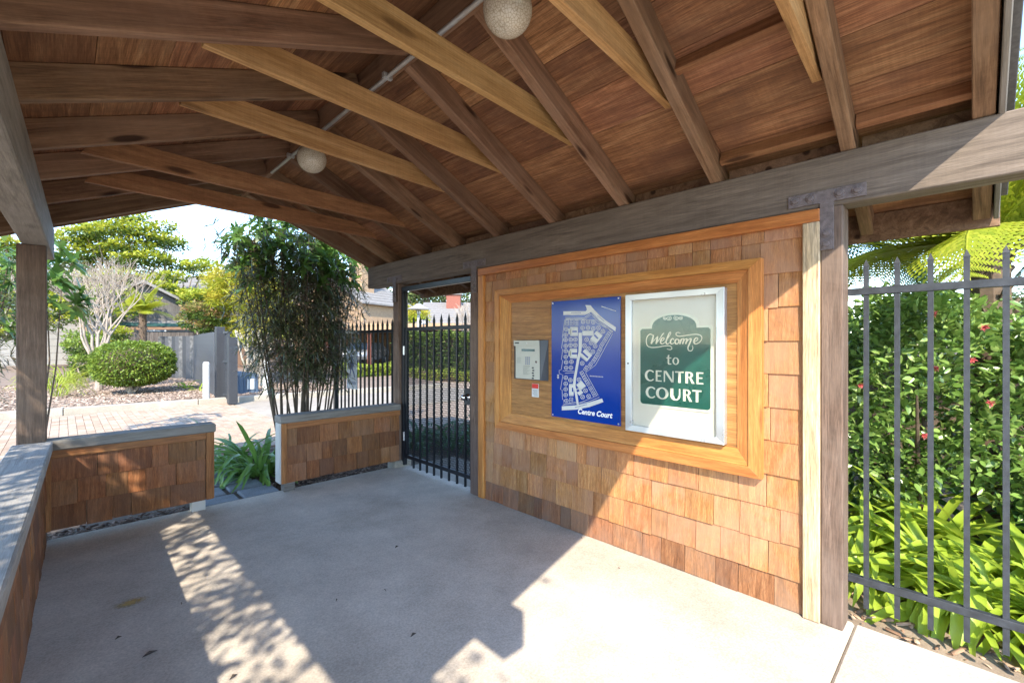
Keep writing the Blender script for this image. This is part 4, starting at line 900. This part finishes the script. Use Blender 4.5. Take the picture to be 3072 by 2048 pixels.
struct(B('drive_lane', (3.2,6.6,-.1), (40,9.1,-.02), M_PAVER, bev=.01)); struct(B('drive_lane', (9.1,9.2,-.1), (40,24,-.021), M_PAVER, bev=.01))
K0 = Vector((-9,13.75,0)); K1 = Vector((9,12.1,0)); kd = (K1-K0).normalized(); kn_ = Vector((-kd.y,kd.x,0))
KB = struct(link('kerb', None, Matrix.Translation((0,13,0)))); 
for i in range(8):
    a = K0+kd*(2.26*i+.004); b = K0+kd*(2.26*(i+1)-.004); BAR('kerb_stone', a+kn_*.075+Vector((0,0,.03)), b+kn_*.075+Vector((0,0,.03)), .15, .2, M_KERB, KB, .015)
gb = MB(); n0 = K0+kn_*.151; n1 = K1+kn_*.151; gb.add([(n0.x,n0.y,.10),(n1.x,n1.y,.10),(n1.x+6,40,.10),(n0.x-6,40,.10)], [(0,1,2,3)]); struct(gb.build('planting_bed', M_BARKSOIL, fix=False))
chips('mulch', [(-1.2,6,13.2,16.4,.1),(-1.5,4.5,16.4,21,.1)], 15000, M_MULCHP, (.03,.09), 9, label='brown bark mulch spread under the round hedge beyond the kerb')
# bollards
for i, (u, v) in enumerate([(619,1211),(797,1198)]):
    p = gz(u, v, -.0); r = empty('bollard', (p.x,p.y,-.0), ['white steel bollard beside the grey corrugated fence','white steel bollard beyond the blue operator box'][i], 'bollard', 'white bollards by the drive')
    MB().lathe([(.001,-.02),(.07,-.02),(.07,.95),(.06,.985),(.03,1.0),(.001,1.003)], (p.x,p.y,0), 20).build('pipe', M_WHITE, r, smooth=False)
    MB().lathe([(.071,.60),(.0725,.605),(.0725,.645),(.071,.65)], (p.x,p.y,0), 20).build('band', plain('band_grey_%d' % i, (.45,.45,.45), .5), r)
# sliding vehicle gate, corrugated fence, operator box
SG = empty('sliding_gate', (3.0,13.0,.1), 'charcoal sliding vehicle gate leaf with perforated edges', 'gate')
for (u0, u1, v0, v1, d) in [(647,672,980,1190,11.2),(688,706,1011,1206,10.7)]:
    a = at(u0,v1,d); b = at(u1,v1,d); tz = at(u0,v0,d).z; c = (a+b)/2
    B('post', (c.x-.09,c.y-.09,.02), (c.x+.09,c.y+.09,tz), M_DARK, SG)
a = at(676,1100,11.1); b = at(688,1100,10.75)
for t in np.linspace(0,1,7): p = Vector(a).lerp(Vector(b),t); B('picket', (p.x-.012,p.y-.012,.1), (p.x+.012,p.y+.012,1.72), M_IRON2, SG)
for z in (.2,1.0,1.7): BAR('rail', (a.x-.05,a.y-.05,z), (b.x+.05,b.y+.05,z), .04,.05, M_IRON2, SG)
M_CORR = plain('grey_fence_paint', (.055,.058,.065), .6, var=.2, vs=8)
CF = empty('corrugated_fence', (3.1,16.5,.1), 'dark grey vertical slat fence running back from the sliding gate', 'fence')
f0 = at(648,1190,11.6); f1 = at(586,1160,16.5); f0.z = f1.z = 0
for i in range(44):
    p = f0.lerp(f1, i/43.); B('slat', (p.x-.05,p.y-.02,.1), (p.x+.035,p.y+.06,1.72+.004*(i%3)), M_CORR, CF, .004)
M_PEEL = plain('peeling_black_white_paint', (.09,.09,.09), .7, var=.9, vs=7)
SF = empty('stained_fence', at(540,1150,17.5), 'weathered board fence with peeling black and white stain', 'fence')
f2 = at(586,1150,16.6); f3 = at(480,1140,18.2)
for i in range(10):
    p = f2.lerp(f3, (i+.5)/10); p.z = .1; BAR('board', (p.x,p.y,.1),(p.x,p.y,1.70),.25,.03, [M_PEEL,M_CORR,M_DARK][(i*7)%3], SF, up=(.7,.7,0))
W_FEN = wood('dark_fence_wood', [(.05,.042,.036),(.09,.075,.065),(.13,.11,.095)], 'X', rnd=.2)
WF = empty('wood_fence', at(430,1100,20), 'low brown grey plank fence behind the round hedge', 'fence')
for i in range(18):
    p = at(352+i*13,1100,20.2); BAR('board', (p.x,p.y,.1),(p.x,p.y,1.95),.185,.03, W_FEN, WF, up=(.7,.7,0))
BAR('top_rail', at(346,985,20.1), at(586,985,20.1), .1,.12, W_RAFT, WF)
OB = empty('operator_box', (3.65,14.45,.0), 'blue grey plastic gate operator box with a white label', 'box')
p = at(735,1180,12.4); m = MB(); m.add([(p.x-.28,p.y-.26,.05),(p.x+.28,p.y-.26,.05),(p.x+.28,p.y+.26,.05),(p.x-.28,p.y+.26,.05),(p.x-.25,p.y-.22,.70),(p.x+.25,p.y-.22,.62),(p.x+.25,p.y+.22,.62),(p.x-.25,p.y+.22,.70)], [(3,2,1,0),(4,5,6,7),(0,1,5,4),(1,2,6,5),(2,3,7,6),(3,0,4,7)])
m.build('cover', plain('operator_blue', (.075,.11,.155), .5), OB, bev=.03); B('label_plate', (p.x-.02,p.y-.268,.2), (p.x+.18,p.y-.2645,.48), M_WHITE, OB); B('base', (p.x-.3,p.y-.3,.0), (p.x+.3,p.y+.3,.06), M_KERB, OB)
for i in range(3): B('rib', (p.x-.2+.11*i,p.y-.272,.1), (p.x-.18+.11*i,p.y-.25,.6), plain('rib_blue_%d' % i, (.06,.10,.16), .5), OB)
# round hedge
rg = np.random.default_rng(8); hp = gz(395,1180,.1); 
HD = empty('round_hedge', hp, 'clipped dome shaped green hedge shrub on short crooked stems', 'shrub')
hc = (hp.x+.05,hp.y,.90)
tube_tree(HD, hp, [((hp.x-.5,hp.y,.85),1),((hp.x+.25,hp.y+.1,.9),1.1),((hp.x+.6,hp.y-.1,.8),.8),((hp.x-.1,hp.y-.3,.85),.7)], BARKP, .075, rr_=rq)
D = rg.normal(0,1,(15000,3)); D /= np.linalg.norm(D,axis=1,keepdims=True)
s3 = np.abs(D); e = 2.6; f = (s3[:,0]**e+s3[:,1]**e+s3[:,2]**e)**(-1/e); P = np.array(hc)+D*(f*rg.uniform(.86,1.0,15000)*(1+.05*np.sin(D[:,0]*13)*np.sin(D[:,2]*17+D[:,1]*9)))[:,None]*np.array([.88,.86,.57])
leafmesh('foliage', P, D+rg.normal(0,.7,D.shape), (.045,.085), G_HEDGE, HD, rg)
MB().lathe([(.74*math.sin(t),-.42*math.cos(t)) for t in np.linspace(.01,3.13,12)], hc, 18).build('inner_twigs', BARK, HD)
# bare tree
def grow(m, p, d, L, r, depth, rr_, tips=None):
    n_ = 3; pts = [p]; rs = [r]
    for i in range(n_):
        d = (d+Vector((rr_.gauss(0,.10),rr_.gauss(0,.10),.07))).normalized(); p = p+d*(L/n_); pts.append(p); rs.append(r*(1-.35*(i+1)/n_))
    m.tube(pts, rs, 6 if r > .02 else 4 if r > .008 else 3, cap=False)
    if depth == 0:
        if tips is not None: tips.append(p)
        return
    for i in range(rr_.choice((2,3,3))):
        nd = (d+Vector((rr_.gauss(0,.42),rr_.gauss(0,.42),rr_.gauss(.12,.2)))).normalized(); grow(m, p, nd, L*rr_.uniform(.62,.85), r*.60, depth-1, rr_, tips)
def bare_tree(loc, nstem, h, depth, mat, label, seed, r0=.06):
    rr_ = random.Random(seed); r = empty('bare_tree', loc, label, 'tree', 'leafless trees'); m = MB(); base = Vector(loc)
    m.tube([base,base+Vector((.02,0,h*.25))],[r0*1.5,r0*1.2],8)
    for i in range(nstem):
        a = 6.28*i/nstem+rr_.uniform(-.3,.3); grow(m, base+Vector((.02,0,h*.22)), Vector((math.cos(a)*.33,math.sin(a)*.33,1)).normalized(), h*.30, r0*.8, depth, rr_)
    m.build('branches', mat, r, fix=False); return r
bp = gz(297,1171,.1); bare_tree(bp, 6, 3.1, 5, BARKP, 'leafless pale barked tree with many fine upright branches', 3)
bp2 = gz(278,1147,.1); bare_tree(bp2, 3, 3.2, 4, BARKP, 'slim leafless tree just behind the pale branching one', 6, .06)
p = at(1405,1085,24); bare_tree((p.x,p.y,0), 4, 3.2, 4, BARKP, 'small leafless tree before the red walled house', 9, .06)
# leafy trees: limbs with flattened leaf pads
def pad_tree(loc, h, pads, mat, matd, label, seed, n=210, pr=(.9,.35), leaf=(.16,.30), bark=BARKP, r0=.2, group='leafy trees beyond the drive', cat='tree', tmpl=LEAF):
    rr_ = random.Random(seed); rg = np.random.default_rng(seed); r = empty('leafy_tree' if cat == 'tree' else 'garden_shrub', loc, label, cat, group); x, y, z = loc; base = Vector(loc)
    fork = base+Vector((rr_.uniform(-.3,.3),rr_.uniform(-.3,.3),h*.38)); m = MB(); m.tube([base,base.lerp(fork,.5)+Vector((rr_.uniform(-.1,.1),0,0)),fork],[r0,r0*.8,r0*.65],8); P = []; Dn = []; Pd = []
    for (px, py, pz, s_) in pads:
        c = Vector((px,py,pz)); k = fork.lerp(c,.5)+Vector((rr_.uniform(-.4,.4),rr_.uniform(-.4,.4),rr_.uniform(0,.3))); m.tube([fork,k,c],[r0*.4,r0*.22,r0*.06],5)
        kk = int(n*s_); q_ = rg.normal(0,1,(kk,3)); q_ /= np.linalg.norm(q_,axis=1,keepdims=True); q_ *= (rg.uniform(.2,1,kk)**.5)[:,None]
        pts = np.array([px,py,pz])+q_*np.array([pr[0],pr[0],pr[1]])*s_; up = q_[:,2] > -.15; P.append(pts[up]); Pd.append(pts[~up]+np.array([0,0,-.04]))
    m.build('trunk', bark, r, fix=False)
    P = np.concatenate(P); Pd = np.concatenate(Pd); leafmesh('crown', P, rdir(rg,len(P),.25,.6), leaf, mat, r, rg, tmpl); leafmesh('shade_toned_crown', Pd, rdir(rg,len(Pd),-.1,.6), leaf, matd, r, rg, tmpl)  # pad undersides take the darker leaf material, shade put into the colour
    return r
def pads_from(cells, d, jit, seed, per=2, s=(.7,1.15)):
    rr_ = random.Random(seed); out = []
    for (u, v) in cells:
        for _ in range(per):
            p = at(u+rr_.uniform(-18,18), v+rr_.uniform(-9,9), d+rr_.uniform(-jit,jit)); out.append((p.x,p.y,p.z,rr_.uniform(*s)))
    return out
def tree_at(u, d, cells, h, label, seed, per=2, jit=1.6, mats=(None,None), **kw):
    b = at(u, 1028, d); pad_tree((b.x,b.y,.05), h, pads_from(cells, d, jit, seed, per), mats[0] or G_PITT, mats[1] or G_PITTD, label, seed, **kw)
tree_at(350, 26, [(200,720),(240,700),(300,690),(345,690),(395,680),(370,650),(300,735),(350,745),(410,735),(430,705),(250,760),(390,780),(450,780),(320,790),(210,790),(270,830),(360,830),(420,840)], 8, 'tall tree with flat layered yellow green foliage pads', 41, n=330, pr=(1.15,.36), leaf=(.15,.27))
tree_at(515, 27, [(490,690),(470,725),(510,730),(540,740),(500,770),(530,790),(570,800),(590,815),(480,800),(610,790)], 8, 'slender tree with layered foliage beside the tall one', 42, per=1, n=330, pr=(.95,.42), leaf=(.15,.27))
tree_at(560, 24, [(470,885),(500,860),(540,880),(575,875),(610,885),(640,880),(515,835),(480,840),(600,900)], 5, 'low spreading yellow green tree before the grey roof', 43, n=300, pr=(.8,.3), leaf=(.13,.24))
tree_at(310, 21, [(250,900),(290,880),(330,900),(370,885),(270,940),(310,950),(350,940),(400,920),(230,960),(440,900)], 3.5, 'yellow green tree filling the gap behind the leafless branches', 49, per=1, n=260, pr=(.75,.3), leaf=(.11,.2), r0=.1)
tree_at(120, 23, [(30,760),(60,820),(20,860),(10,720),(150,860),(160,900),(190,930),(240,940),(60,900),(20,940),(110,960),(20,1000)], 6, 'broad green tree seen behind the shelter corner post', 44, n=300, leaf=(.14,.25))
tree_at(640, 16.5, [(590,935),(615,925),(640,945),(600,970),(630,985),(575,960)], 2.4, 'russet and green rounded shrub above the corrugated fence', 45, per=2, mats=(G_RUST,G_PITTD), n=330, pr=(.42,.3), leaf=(.08,.15), r0=.06, cat='shrub', group=None)
tree_at(735, 15.5, [(700,835),(730,815),(760,800),(690,870),(740,870),(780,860),(670,900),(720,910),(770,910),(700,950),(750,960),(800,940),(820,880),(720,990),(760,1000),(660,845),(800,820),(840,930),(845,980)], 3.5, 'golden yellow green clumping palm like shrub behind the operator box', 46, per=3, mats=(G_GOLD,G_PITT), n=240, pr=(.55,.32), leaf=(.16,.34), r0=.03, cat='shrub', group=None, tmpl=THIN)
CN = empty('cane_clump', at(760,1150,14.2), 'clump of pale bare canes leaning outward behind the bollard', 'plant')
cb = at(765,1165,14.2); cb.z = .05
for i in range(16):
    a = rq.uniform(0,6.28); b0 = cb+Vector((.22*math.cos(a),.22*math.sin(a),0)); e0 = at(700+rq.uniform(0,130),990,14.2+rq.uniform(-.6,.6)); MB().tube([b0,b0.lerp(e0,.5)+Vector((rq.uniform(-.08,.08),0,0)),e0],[.035,.03,.02],6).build('cane', CANEP, CN, fix=False)
tp = at(428,1010,17.5); tree_fern((tp.x,tp.y,.1), 2.55, 16, .85, 'small yellow green tree fern with dark fibrous trunk by the grey wall', FR, None, 8)
# strappy grasses and small shrubs left of the hedge
G_STR = strapset(G_GRASS, .035, (70,110,150))
for i, (u, v, n_, s_, lb) in enumerate([(160,1165,60,1.0,'yellow green grass clump at the foot of the pale panel'),(200,1150,60,1.1,'taller yellow green grass clump beside the leafless tree'),(165,1190,46,.75,'small bright grass clump at the mulch edge')]):
    p = gz(u, v, .1); r = empty('grass_clump', p, lb, 'grass', 'grass clumps in the mulch bed')
    for k_ in range(n_):
        a = rq.uniform(0,6.28); M = Matrix.Translation(p+Vector((.2*math.cos(a),.2*math.sin(a),0))) @ Matrix.Rotation(a,4,'Z') @ Matrix.Rotation(rad(rq.uniform(0,45)),4,'Y') @ Matrix.Diagonal((s_*rq.uniform(.7,1.1),)*3+(1,)); link('leaf', rq.choice(G_STR), M, r)
for (u, v, lb) in [(560,1165,'small leafy agave like plant at the fence foot'),(598,1172,'tiny green plant beside the white bollard')]:
    p = gz(u, v, .1); agapanthus(p, 18, .5 if u < 590 else .3, ST_L, lb, None, .05, (0,50))
tree_at(245, 17, [(225,1040),(250,1020),(275,1035),(230,1075),(265,1080),(250,1110),(285,1060)], 1.2, 'dense mid green shrub behind the leafless tree trunk', 47, per=2, mats=(G_HEDGE,G_PITTD), n=330, pr=(.42,.3), leaf=(.07,.14), r0=.05, cat='shrub', group=None)
tree_at(330, 19.5, [(310,1000),(335,990),(360,1005),(330,1015)], 1.5, 'russet tinged shrub showing above the round hedge', 48, per=2, mats=(G_PITT,G_PITTD), n=300, pr=(.5,.28), leaf=(.08,.15), r0=.05, cat='shrub', group=None)
# ------------------------------------------------------------------ houses
M_GSH = wood('grey_shingle_siding', [(.08,.075,.07),(.13,.12,.11),(.18,.17,.155)], 'Z', .85, .2)
M_TAN = plain('tan_shingle_siding', (.33,.215,.125), .85, var=.2, vs=9); M_REDW = plain('red_brown_siding', (.22,.075,.05), .85, var=.2, vs=9)
M_ROOFG = plain('grey_roof_shingle', (.19,.175,.16), .9, var=.22, vs=5); M_GUT = plain('green_gutter', (.012,.06,.05), .5); M_GLASS = plain('window_glass', (.10,.13,.16), .08, spec=.8, var=.1)
M_BRN = plain('brown_siding', (.15,.085,.05), .85, var=.2, vs=9)
M_PALEW = plain('pale_grey_siding', (.36,.35,.33), .8, var=.08)
def frame_for(c, yaw): return Matrix.Translation(Vector(c)) @ Matrix.Rotation(yaw, 4, 'Z')
def house(c, yaw, w_, d_, h, rise, wallm, roofm, label, ov=.4, wins=(), chimney=None, courses=8, gut=None):
    M = frame_for(c, yaw); r = empty('house', c, label, 'house', 'houses of the court')
    def put(name, m, mat, bev=0, par=r): me = m.mesh(name, bev=bev); return link(name, me, M.copy(), par, mat)
    put('wall', MB().prism([(-w_/2,0),(w_/2,0),(w_/2,h),(0,h+rise),(-w_/2,h)], -d_/2, d_/2, 1), wallm)
    for i in range(1, courses): put('course', MB().box((-w_/2-.012,-d_/2-.014,h*i/courses-.015),(w_/2+.012,-d_/2+.02,h*i/courses+.015)), wallm)
    sl = rise/(w_/2)
    for s_ in (-1,1):
        m = MB(); xo = s_*(w_/2+ov); zo = h-ov*sl
        m.add([(0,-d_/2-ov,h+rise+.03),(xo,-d_/2-ov,zo+.03),(xo,d_/2+ov,zo+.03),(0,d_/2+ov,h+rise+.03),(0,-d_/2-ov,h+rise+.17),(xo,-d_/2-ov,zo+.15),(xo,d_/2+ov,zo+.15),(0,d_/2+ov,h+rise+.17)], [(3,2,1,0),(4,5,6,7),(0,1,5,4),(1,2,6,5),(2,3,7,6),(3,0,4,7)]); rf = put('roof', m, roofm)
        n_ = 9
        for i in range(1,n_):
            t = i/n_; x = xo*t; z = h+rise+.17+(zo+.15-h-rise-.17)*t; put('roof_course', MB().box((x-.03,-d_/2-ov,z-.005),(x+.03,d_/2+ov,z+.018)), roofm, par=rf)
        if gut: put('gutter', MB().box((xo-.06,-d_/2-ov,zo-.04),(xo+.06,d_/2+ov,zo+.12)), gut)
    for (face, a, z0, ww, hh) in wins:
        y = -d_/2
        def bx(a0,a1,z0_,z1_,o0,o1): return MB().box((a0,y-o1,z0_),(a1,y-o0,z1_)) if face == 'f' else MB().box((w_/2+o0 if face == 'r' else -w_/2-o1,a0,z0_),(w_/2+o1 if face == 'r' else -w_/2-o0,a1,z1_))
        wn = put('window', bx(a-ww/2-.08,a+ww/2+.08,z0-.08,z0+hh+.08,.0,.05), M_WHITE); put('pane', bx(a-ww/2,a+ww/2,z0,z0+hh,.051,.06), M_GLASS, par=wn); put('glazing_bar', bx(a-.025,a+.025,z0,z0+hh,.061,.075), M_WHITE, par=wn)
    if chimney:
        cx, cy, cw_, ct_ = chimney; ch = put('chimney', MB().box((cx-cw_/2,cy-cw_/2,h),(cx+cw_/2,cy+cw_/2,ct_)), wallm); put('chimney_cap', MB().box((cx-cw_/2-.15,cy-cw_/2-.15,ct_),(cx+cw_/2+.15,cy+cw_/2+.15,ct_+.15)), roofm, par=ch)
    return r
def ground(u, d, z=0): p = at(u, 1028, d); return (p.x, p.y, z)
house(ground(560,34), rad(35), 11, 9, 3.6, 2.6, M_TAN, M_ROOFG, 'house with broad pale grey roof behind the layered trees', wins=[('f',1.5,1.4,1.2,1.2),('l',0,1.4,1.2,1.2)], courses=10)
house(ground(585,25.5), rad(80), 5, 5.4, 2.5, 1.3, M_BRN, M_ROOFG, 'low brown house with dark green gutter above the plank fence', wins=[('l',1.0,1.1,1.5,1.0),('l',-1.2,1.1,1.2,1.0)], gut=M_GUT, courses=9)
house(ground(432,24), rad(-6), 3.6, 5, 3.3, 1.0, M_GSH, M_ROOFG, 'narrow grey shingled house wall behind the small tree fern', wins=[('f',.4,1.2,.8,.9)], courses=11)
house(ground(90,30), rad(10), 9, 8, 3.0, 2.0, M_PALEW, M_ROOFG, 'pale sided house glimpsed between corner post and leafless tree', wins=[('f',2.5,1.0,1.2,1.2)], courses=7)
house(ground(1055,36), rad(-70), 7, 5, 4.4, 2.0, M_TAN, M_ROOFG, 'tan shingled gable house with square chimney beyond the iron fence', chimney=(1.6,-.6,1.3,7.6), wins=[('f',-1,2.6,1.2,1.2)], courses=12)
house(ground(1455,48), rad(49), 11, 12, 3.3, 2.2, M_REDW, M_ROOFG, 'red brown house with pale roof and square chimney beyond the gate', chimney=(-1.2,3.2,1.4,6.3), wins=[('l',3.9,1.6,1.0,1.2),('l',1.8,1.6,1.0,1.2),('l',-1.0,1.6,1.0,1.2),('f',0,1.5,1.0,1.2)], courses=10)
# carport with parked car
CP = empty('carport', ground(1170,31), 'low brown carport with flat roof and dark bays beyond the fence', 'carport')
Mc = frame_for(ground(1215,30), rad(-48))
def put2(name, a, b, mat, par, bev=0, M=None): return link(name, MB().box(a,b).mesh(name, bev=bev), (M or Mc).copy(), par, mat)
put2('roof', (-7,-2.6,2.35),(9,3.4,2.6), M_ROOFG, CP); put2('fascia', (-7.05,-2.7,2.2),(9.05,-2.61,2.62), M_TAN, CP); put2('back_wall', (-7,3.1,0),(9,3.3,2.34), W_RAFT, CP)
for i in range(7): put2('post', (-6.8+2.6*i,-2.4,0),(-6.62+2.6*i,-2.22,2.34), M_REDW, CP)
CR = empty('parked_car', Mc @ Vector((-2.6,.2,0)), 'silver grey car parked nose out under the carport', 'car')
prof = [(-.98,.35),(-2.0,.40),(-2.15,.62),(-2.10,.85),(-1.95,.95),(-1.35,1.0),(-.75,1.40),(-.2,1.48),(.7,1.46),(1.35,1.12),(2.0,1.05),(2.12,.75),(2.05,.40),(.98,.35)]
Mcar = Mc @ Matrix.Translation((-2.6,.0,0)) @ Matrix.Rotation(rad(90),4,'Z')
cm = plain('silver_car_paint', (.30,.32,.35), .25, metal=.5)
link('body', MB().prism(prof, -.85, .85, 1).mesh('body', bev=.05), Mcar.copy(), CR, cm)
for s_ in (-1,1):
    link('side_window', MB().prism([(-1.15,1.0),(-.72,1.34),(.65,1.40),(1.15,1.08)], s_*.853, s_*.862, 1).mesh('side_window'), Mcar.copy(), CR, M_GLASS)
    link('headlight', MB().box((-2.16,s_*.55-.16,.72),(-2.08,s_*.55+.16,.86)).mesh('headlight', bev=.02), Mcar.copy(), CR, M_WHITE)
    for x in (-1.35,1.35):
        wl_ = link('wheel', MB().prism([(x+.33*math.cos(t),.33+.33*math.sin(t)) for t in np.linspace(0,6.28,17)[:-1]], s_*.68, s_*.88, 1).mesh('wheel', bev=.02), Mcar.copy(), CR, M_DARK)
        link('rim', MB().prism([(x+.2*math.cos(t),.33+.2*math.sin(t)) for t in np.linspace(0,6.28,11)[:-1]], s_*.875, s_*.89, 1).mesh('rim'), Mcar.copy(), wl_, M_STEEL)
link('windscreen', MB().add([(-1.34,-.72,1.03),(-1.34,.72,1.03),(-.80,.66,1.40),(-.80,-.66,1.40)],[(0,1,2,3)]).mesh('windscreen'), Mcar @ Matrix.Translation((-.03,0,.02)), CR, M_GLASS)
# number sign
NS = empty('number_sign', at(1271,966,27), 'small dark house number board reading 31 on the carport edge', 'sign')
p = at(1271,966,26.5); Mn = Matrix.Translation(p) @ Matrix.Rotation(-YAW+rad(12),4,'Z'); link('plate', MB().box((-.24,-.02,-.15),(.24,.02,.15)).mesh('plate'), Mn, NS, M_DARK)
c = bpy.data.curves.new('digits','FONT'); c.body = '31'; c.size = .28; c.align_x = 'CENTER'; oo = bpy.data.objects.new('digits', c); COL.objects.link(oo); me = bpy.data.meshes.new_from_object(oo.evaluated_get(bpy.context.evaluated_depsgraph_get())); bpy.data.objects.remove(oo); me.materials.clear()
link('digits', me, Mn @ Matrix.Translation((0,-.024,-.1)) @ Matrix.Rotation(rad(90),4,'X'), NS, M_WPRINT)
B('sign_stem', (p.x-.03,p.y-.03,2.3), (p.x+.03,p.y+.03,p.z-.15), M_DARK, NS)
# lamp post
lp = at(1256,1100,22); LP = empty('lamp_post', (lp.x,lp.y,0), 'pale lamp post with broad disc shade rising behind the hedge', 'lamp')
MB().lathe([(.001,0),(.085,0),(.075,2.75),(.05,2.8),(.001,2.81)], (lp.x,lp.y,0), 14).build('pole', M_PALEW, LP)
MB().lathe([(.001,3.35),(.12,3.32),(.30,3.18),(.52,3.10),(.53,3.06),(.1,3.04),(.001,3.04)], (lp.x,lp.y,0), 24).build('shade', M_PALEW, LP, smooth=True)
for a in (0,2.1,4.2): MB().tube([(lp.x+.05*math.cos(a),lp.y+.05*math.sin(a),2.78),(lp.x+.14*math.cos(a),lp.y+.14*math.sin(a),3.05)], .012, 5).build('arm', M_DARK, LP)
MB().lathe([(.001,2.82),(.08,2.85),(.09,2.95),(.06,3.03),(.001,3.03)], (lp.x,lp.y,0), 12).build('lens', M_WHITE, LP, smooth=True)
# hedge beyond the gate and ground cover
rg = np.random.default_rng(55)
def hedge(a, b, th_, h, n, mat, matd, label, leaf=(.10,.18), name='clipped_hedge', zlo=.1):
    a = Vector(a); b = Vector(b); d = b-a; L = d.length; d /= L; nn = Vector((-d.y,d.x,0)); r = empty(name, (a+b)/2, label, 'hedge')
    t = rg.uniform(0,L,n); s_ = rg.uniform(-th_/2,th_/2,n); z = rg.uniform(zlo,h,n); face = rg.integers(0,3,n)
    s_ = np.where(face == 0, -th_/2+rg.uniform(0,.15,n), s_); z = np.where(face == 1, h-rg.uniform(0,.2,n), z); z += .06*np.sin(t*3)+.04*np.sin(t*7.7)
    P = np.array(a)[None]+t[:,None]*np.array(d)[None]+s_[:,None]*np.array(nn)[None]; P[:,2] = z
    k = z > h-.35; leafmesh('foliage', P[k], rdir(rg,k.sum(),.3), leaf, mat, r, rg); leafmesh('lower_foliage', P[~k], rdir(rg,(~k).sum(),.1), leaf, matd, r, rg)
    MB().bar((a.x,a.y,h*.45),(b.x,b.y,h*.45), th_*.5,h*.8).build('inner_twigs', BARK, r)
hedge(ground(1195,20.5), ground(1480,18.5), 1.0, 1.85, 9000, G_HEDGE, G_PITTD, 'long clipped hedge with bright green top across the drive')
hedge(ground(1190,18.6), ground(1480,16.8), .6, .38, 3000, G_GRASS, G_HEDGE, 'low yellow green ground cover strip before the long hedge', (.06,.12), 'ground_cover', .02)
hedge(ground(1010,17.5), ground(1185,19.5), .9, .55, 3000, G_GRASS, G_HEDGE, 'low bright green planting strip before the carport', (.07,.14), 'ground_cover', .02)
# far trees
def far_tree(u, d, h, rx, label, seed, n=5200, mat=None, leaf=(.28,.55), zc=.6):
    b = ground(u, d); rr_ = random.Random(seed); rg2 = np.random.default_rng(seed); r = empty('far_tree', b, label, 'tree', 'trees beyond the houses'); P = []
    tips = []
    for i in range(34):
        a = rr_.uniform(0,6.28); q_ = rr_.random()**.5; zz = rr_.uniform(.3,1); wdt = rx*math.sin(math.pi*min(.96,zz*.8+.12))
        tips.append(((b[0]+wdt*q_*math.cos(a),b[1]+wdt*q_*math.sin(a),h*zz),.3))
    tube_tree(r, (b[0],b[1],h*.2), tips, BARK, .5, 'branches', .5, rr_); MB().tube([b,(b[0],b[1],h*.25)],[.35,.28],8).build('trunk', BARK, r)
    for (c, _) in tips: P.append(np.array(c)+rg2.normal(0,1,(n//34,3))*np.array([.30,.30,.16])*rx*.55)
    P = np.concatenate(P); P = P[P[:,2] > .3]; leafmesh('crown', P, rdir(rg2,len(P),.1,.7), leaf, mat or G_FAR, r, rg2)
for i, (u, d, h, rx, lb) in enumerate([(1300,62,12.5,5.5,'tall dark tree above the carport roof'),(1390,66,13,6,'broad tree behind the square chimney of the red brown house'),(1480,60,12,5,'tree behind the shingle wall line beyond the gate'),(1245,70,9,4,'lower rounded tree at the drive end'),(1130,60,10,5,'tree behind the tan gable house'),(700,60,8.5,5,'dark tree on the skyline right of the grey roof'),(230,60,10,6,'tree beyond the pale sided house'),(20,50,11,6,'large tree behind the pale sided house end'),(860,60,9,5,'tree behind the golden shrub'),(980,58,9.5,5,'tree hidden behind the false aralia'),(2700,40,5.0,4,'low tree line beyond the tree ferns'),(3100,36,5,4,'low tree beyond the outer tree fern')]): far_tree(u, d, h, rx, lb, 60+i)
tree_at(1275, 30, [(1250,935),(1275,945),(1235,950)], 3.2, 'small yellow leafed tree beside the lamp post', 71, per=2, mats=(G_GOLD,G_PITT), n=260, pr=(.7,.5), leaf=(.12,.22), r0=.08)
hedge((6.3,-3.2,-.03), (6.3,4.5,-.03), .9, 1.55, 5200, G_CAM, G_CAM, 'dark clipped evergreen hedge behind the camellia bush', (.07,.13), 'evergreen_hedge', .0)  # back_hedge
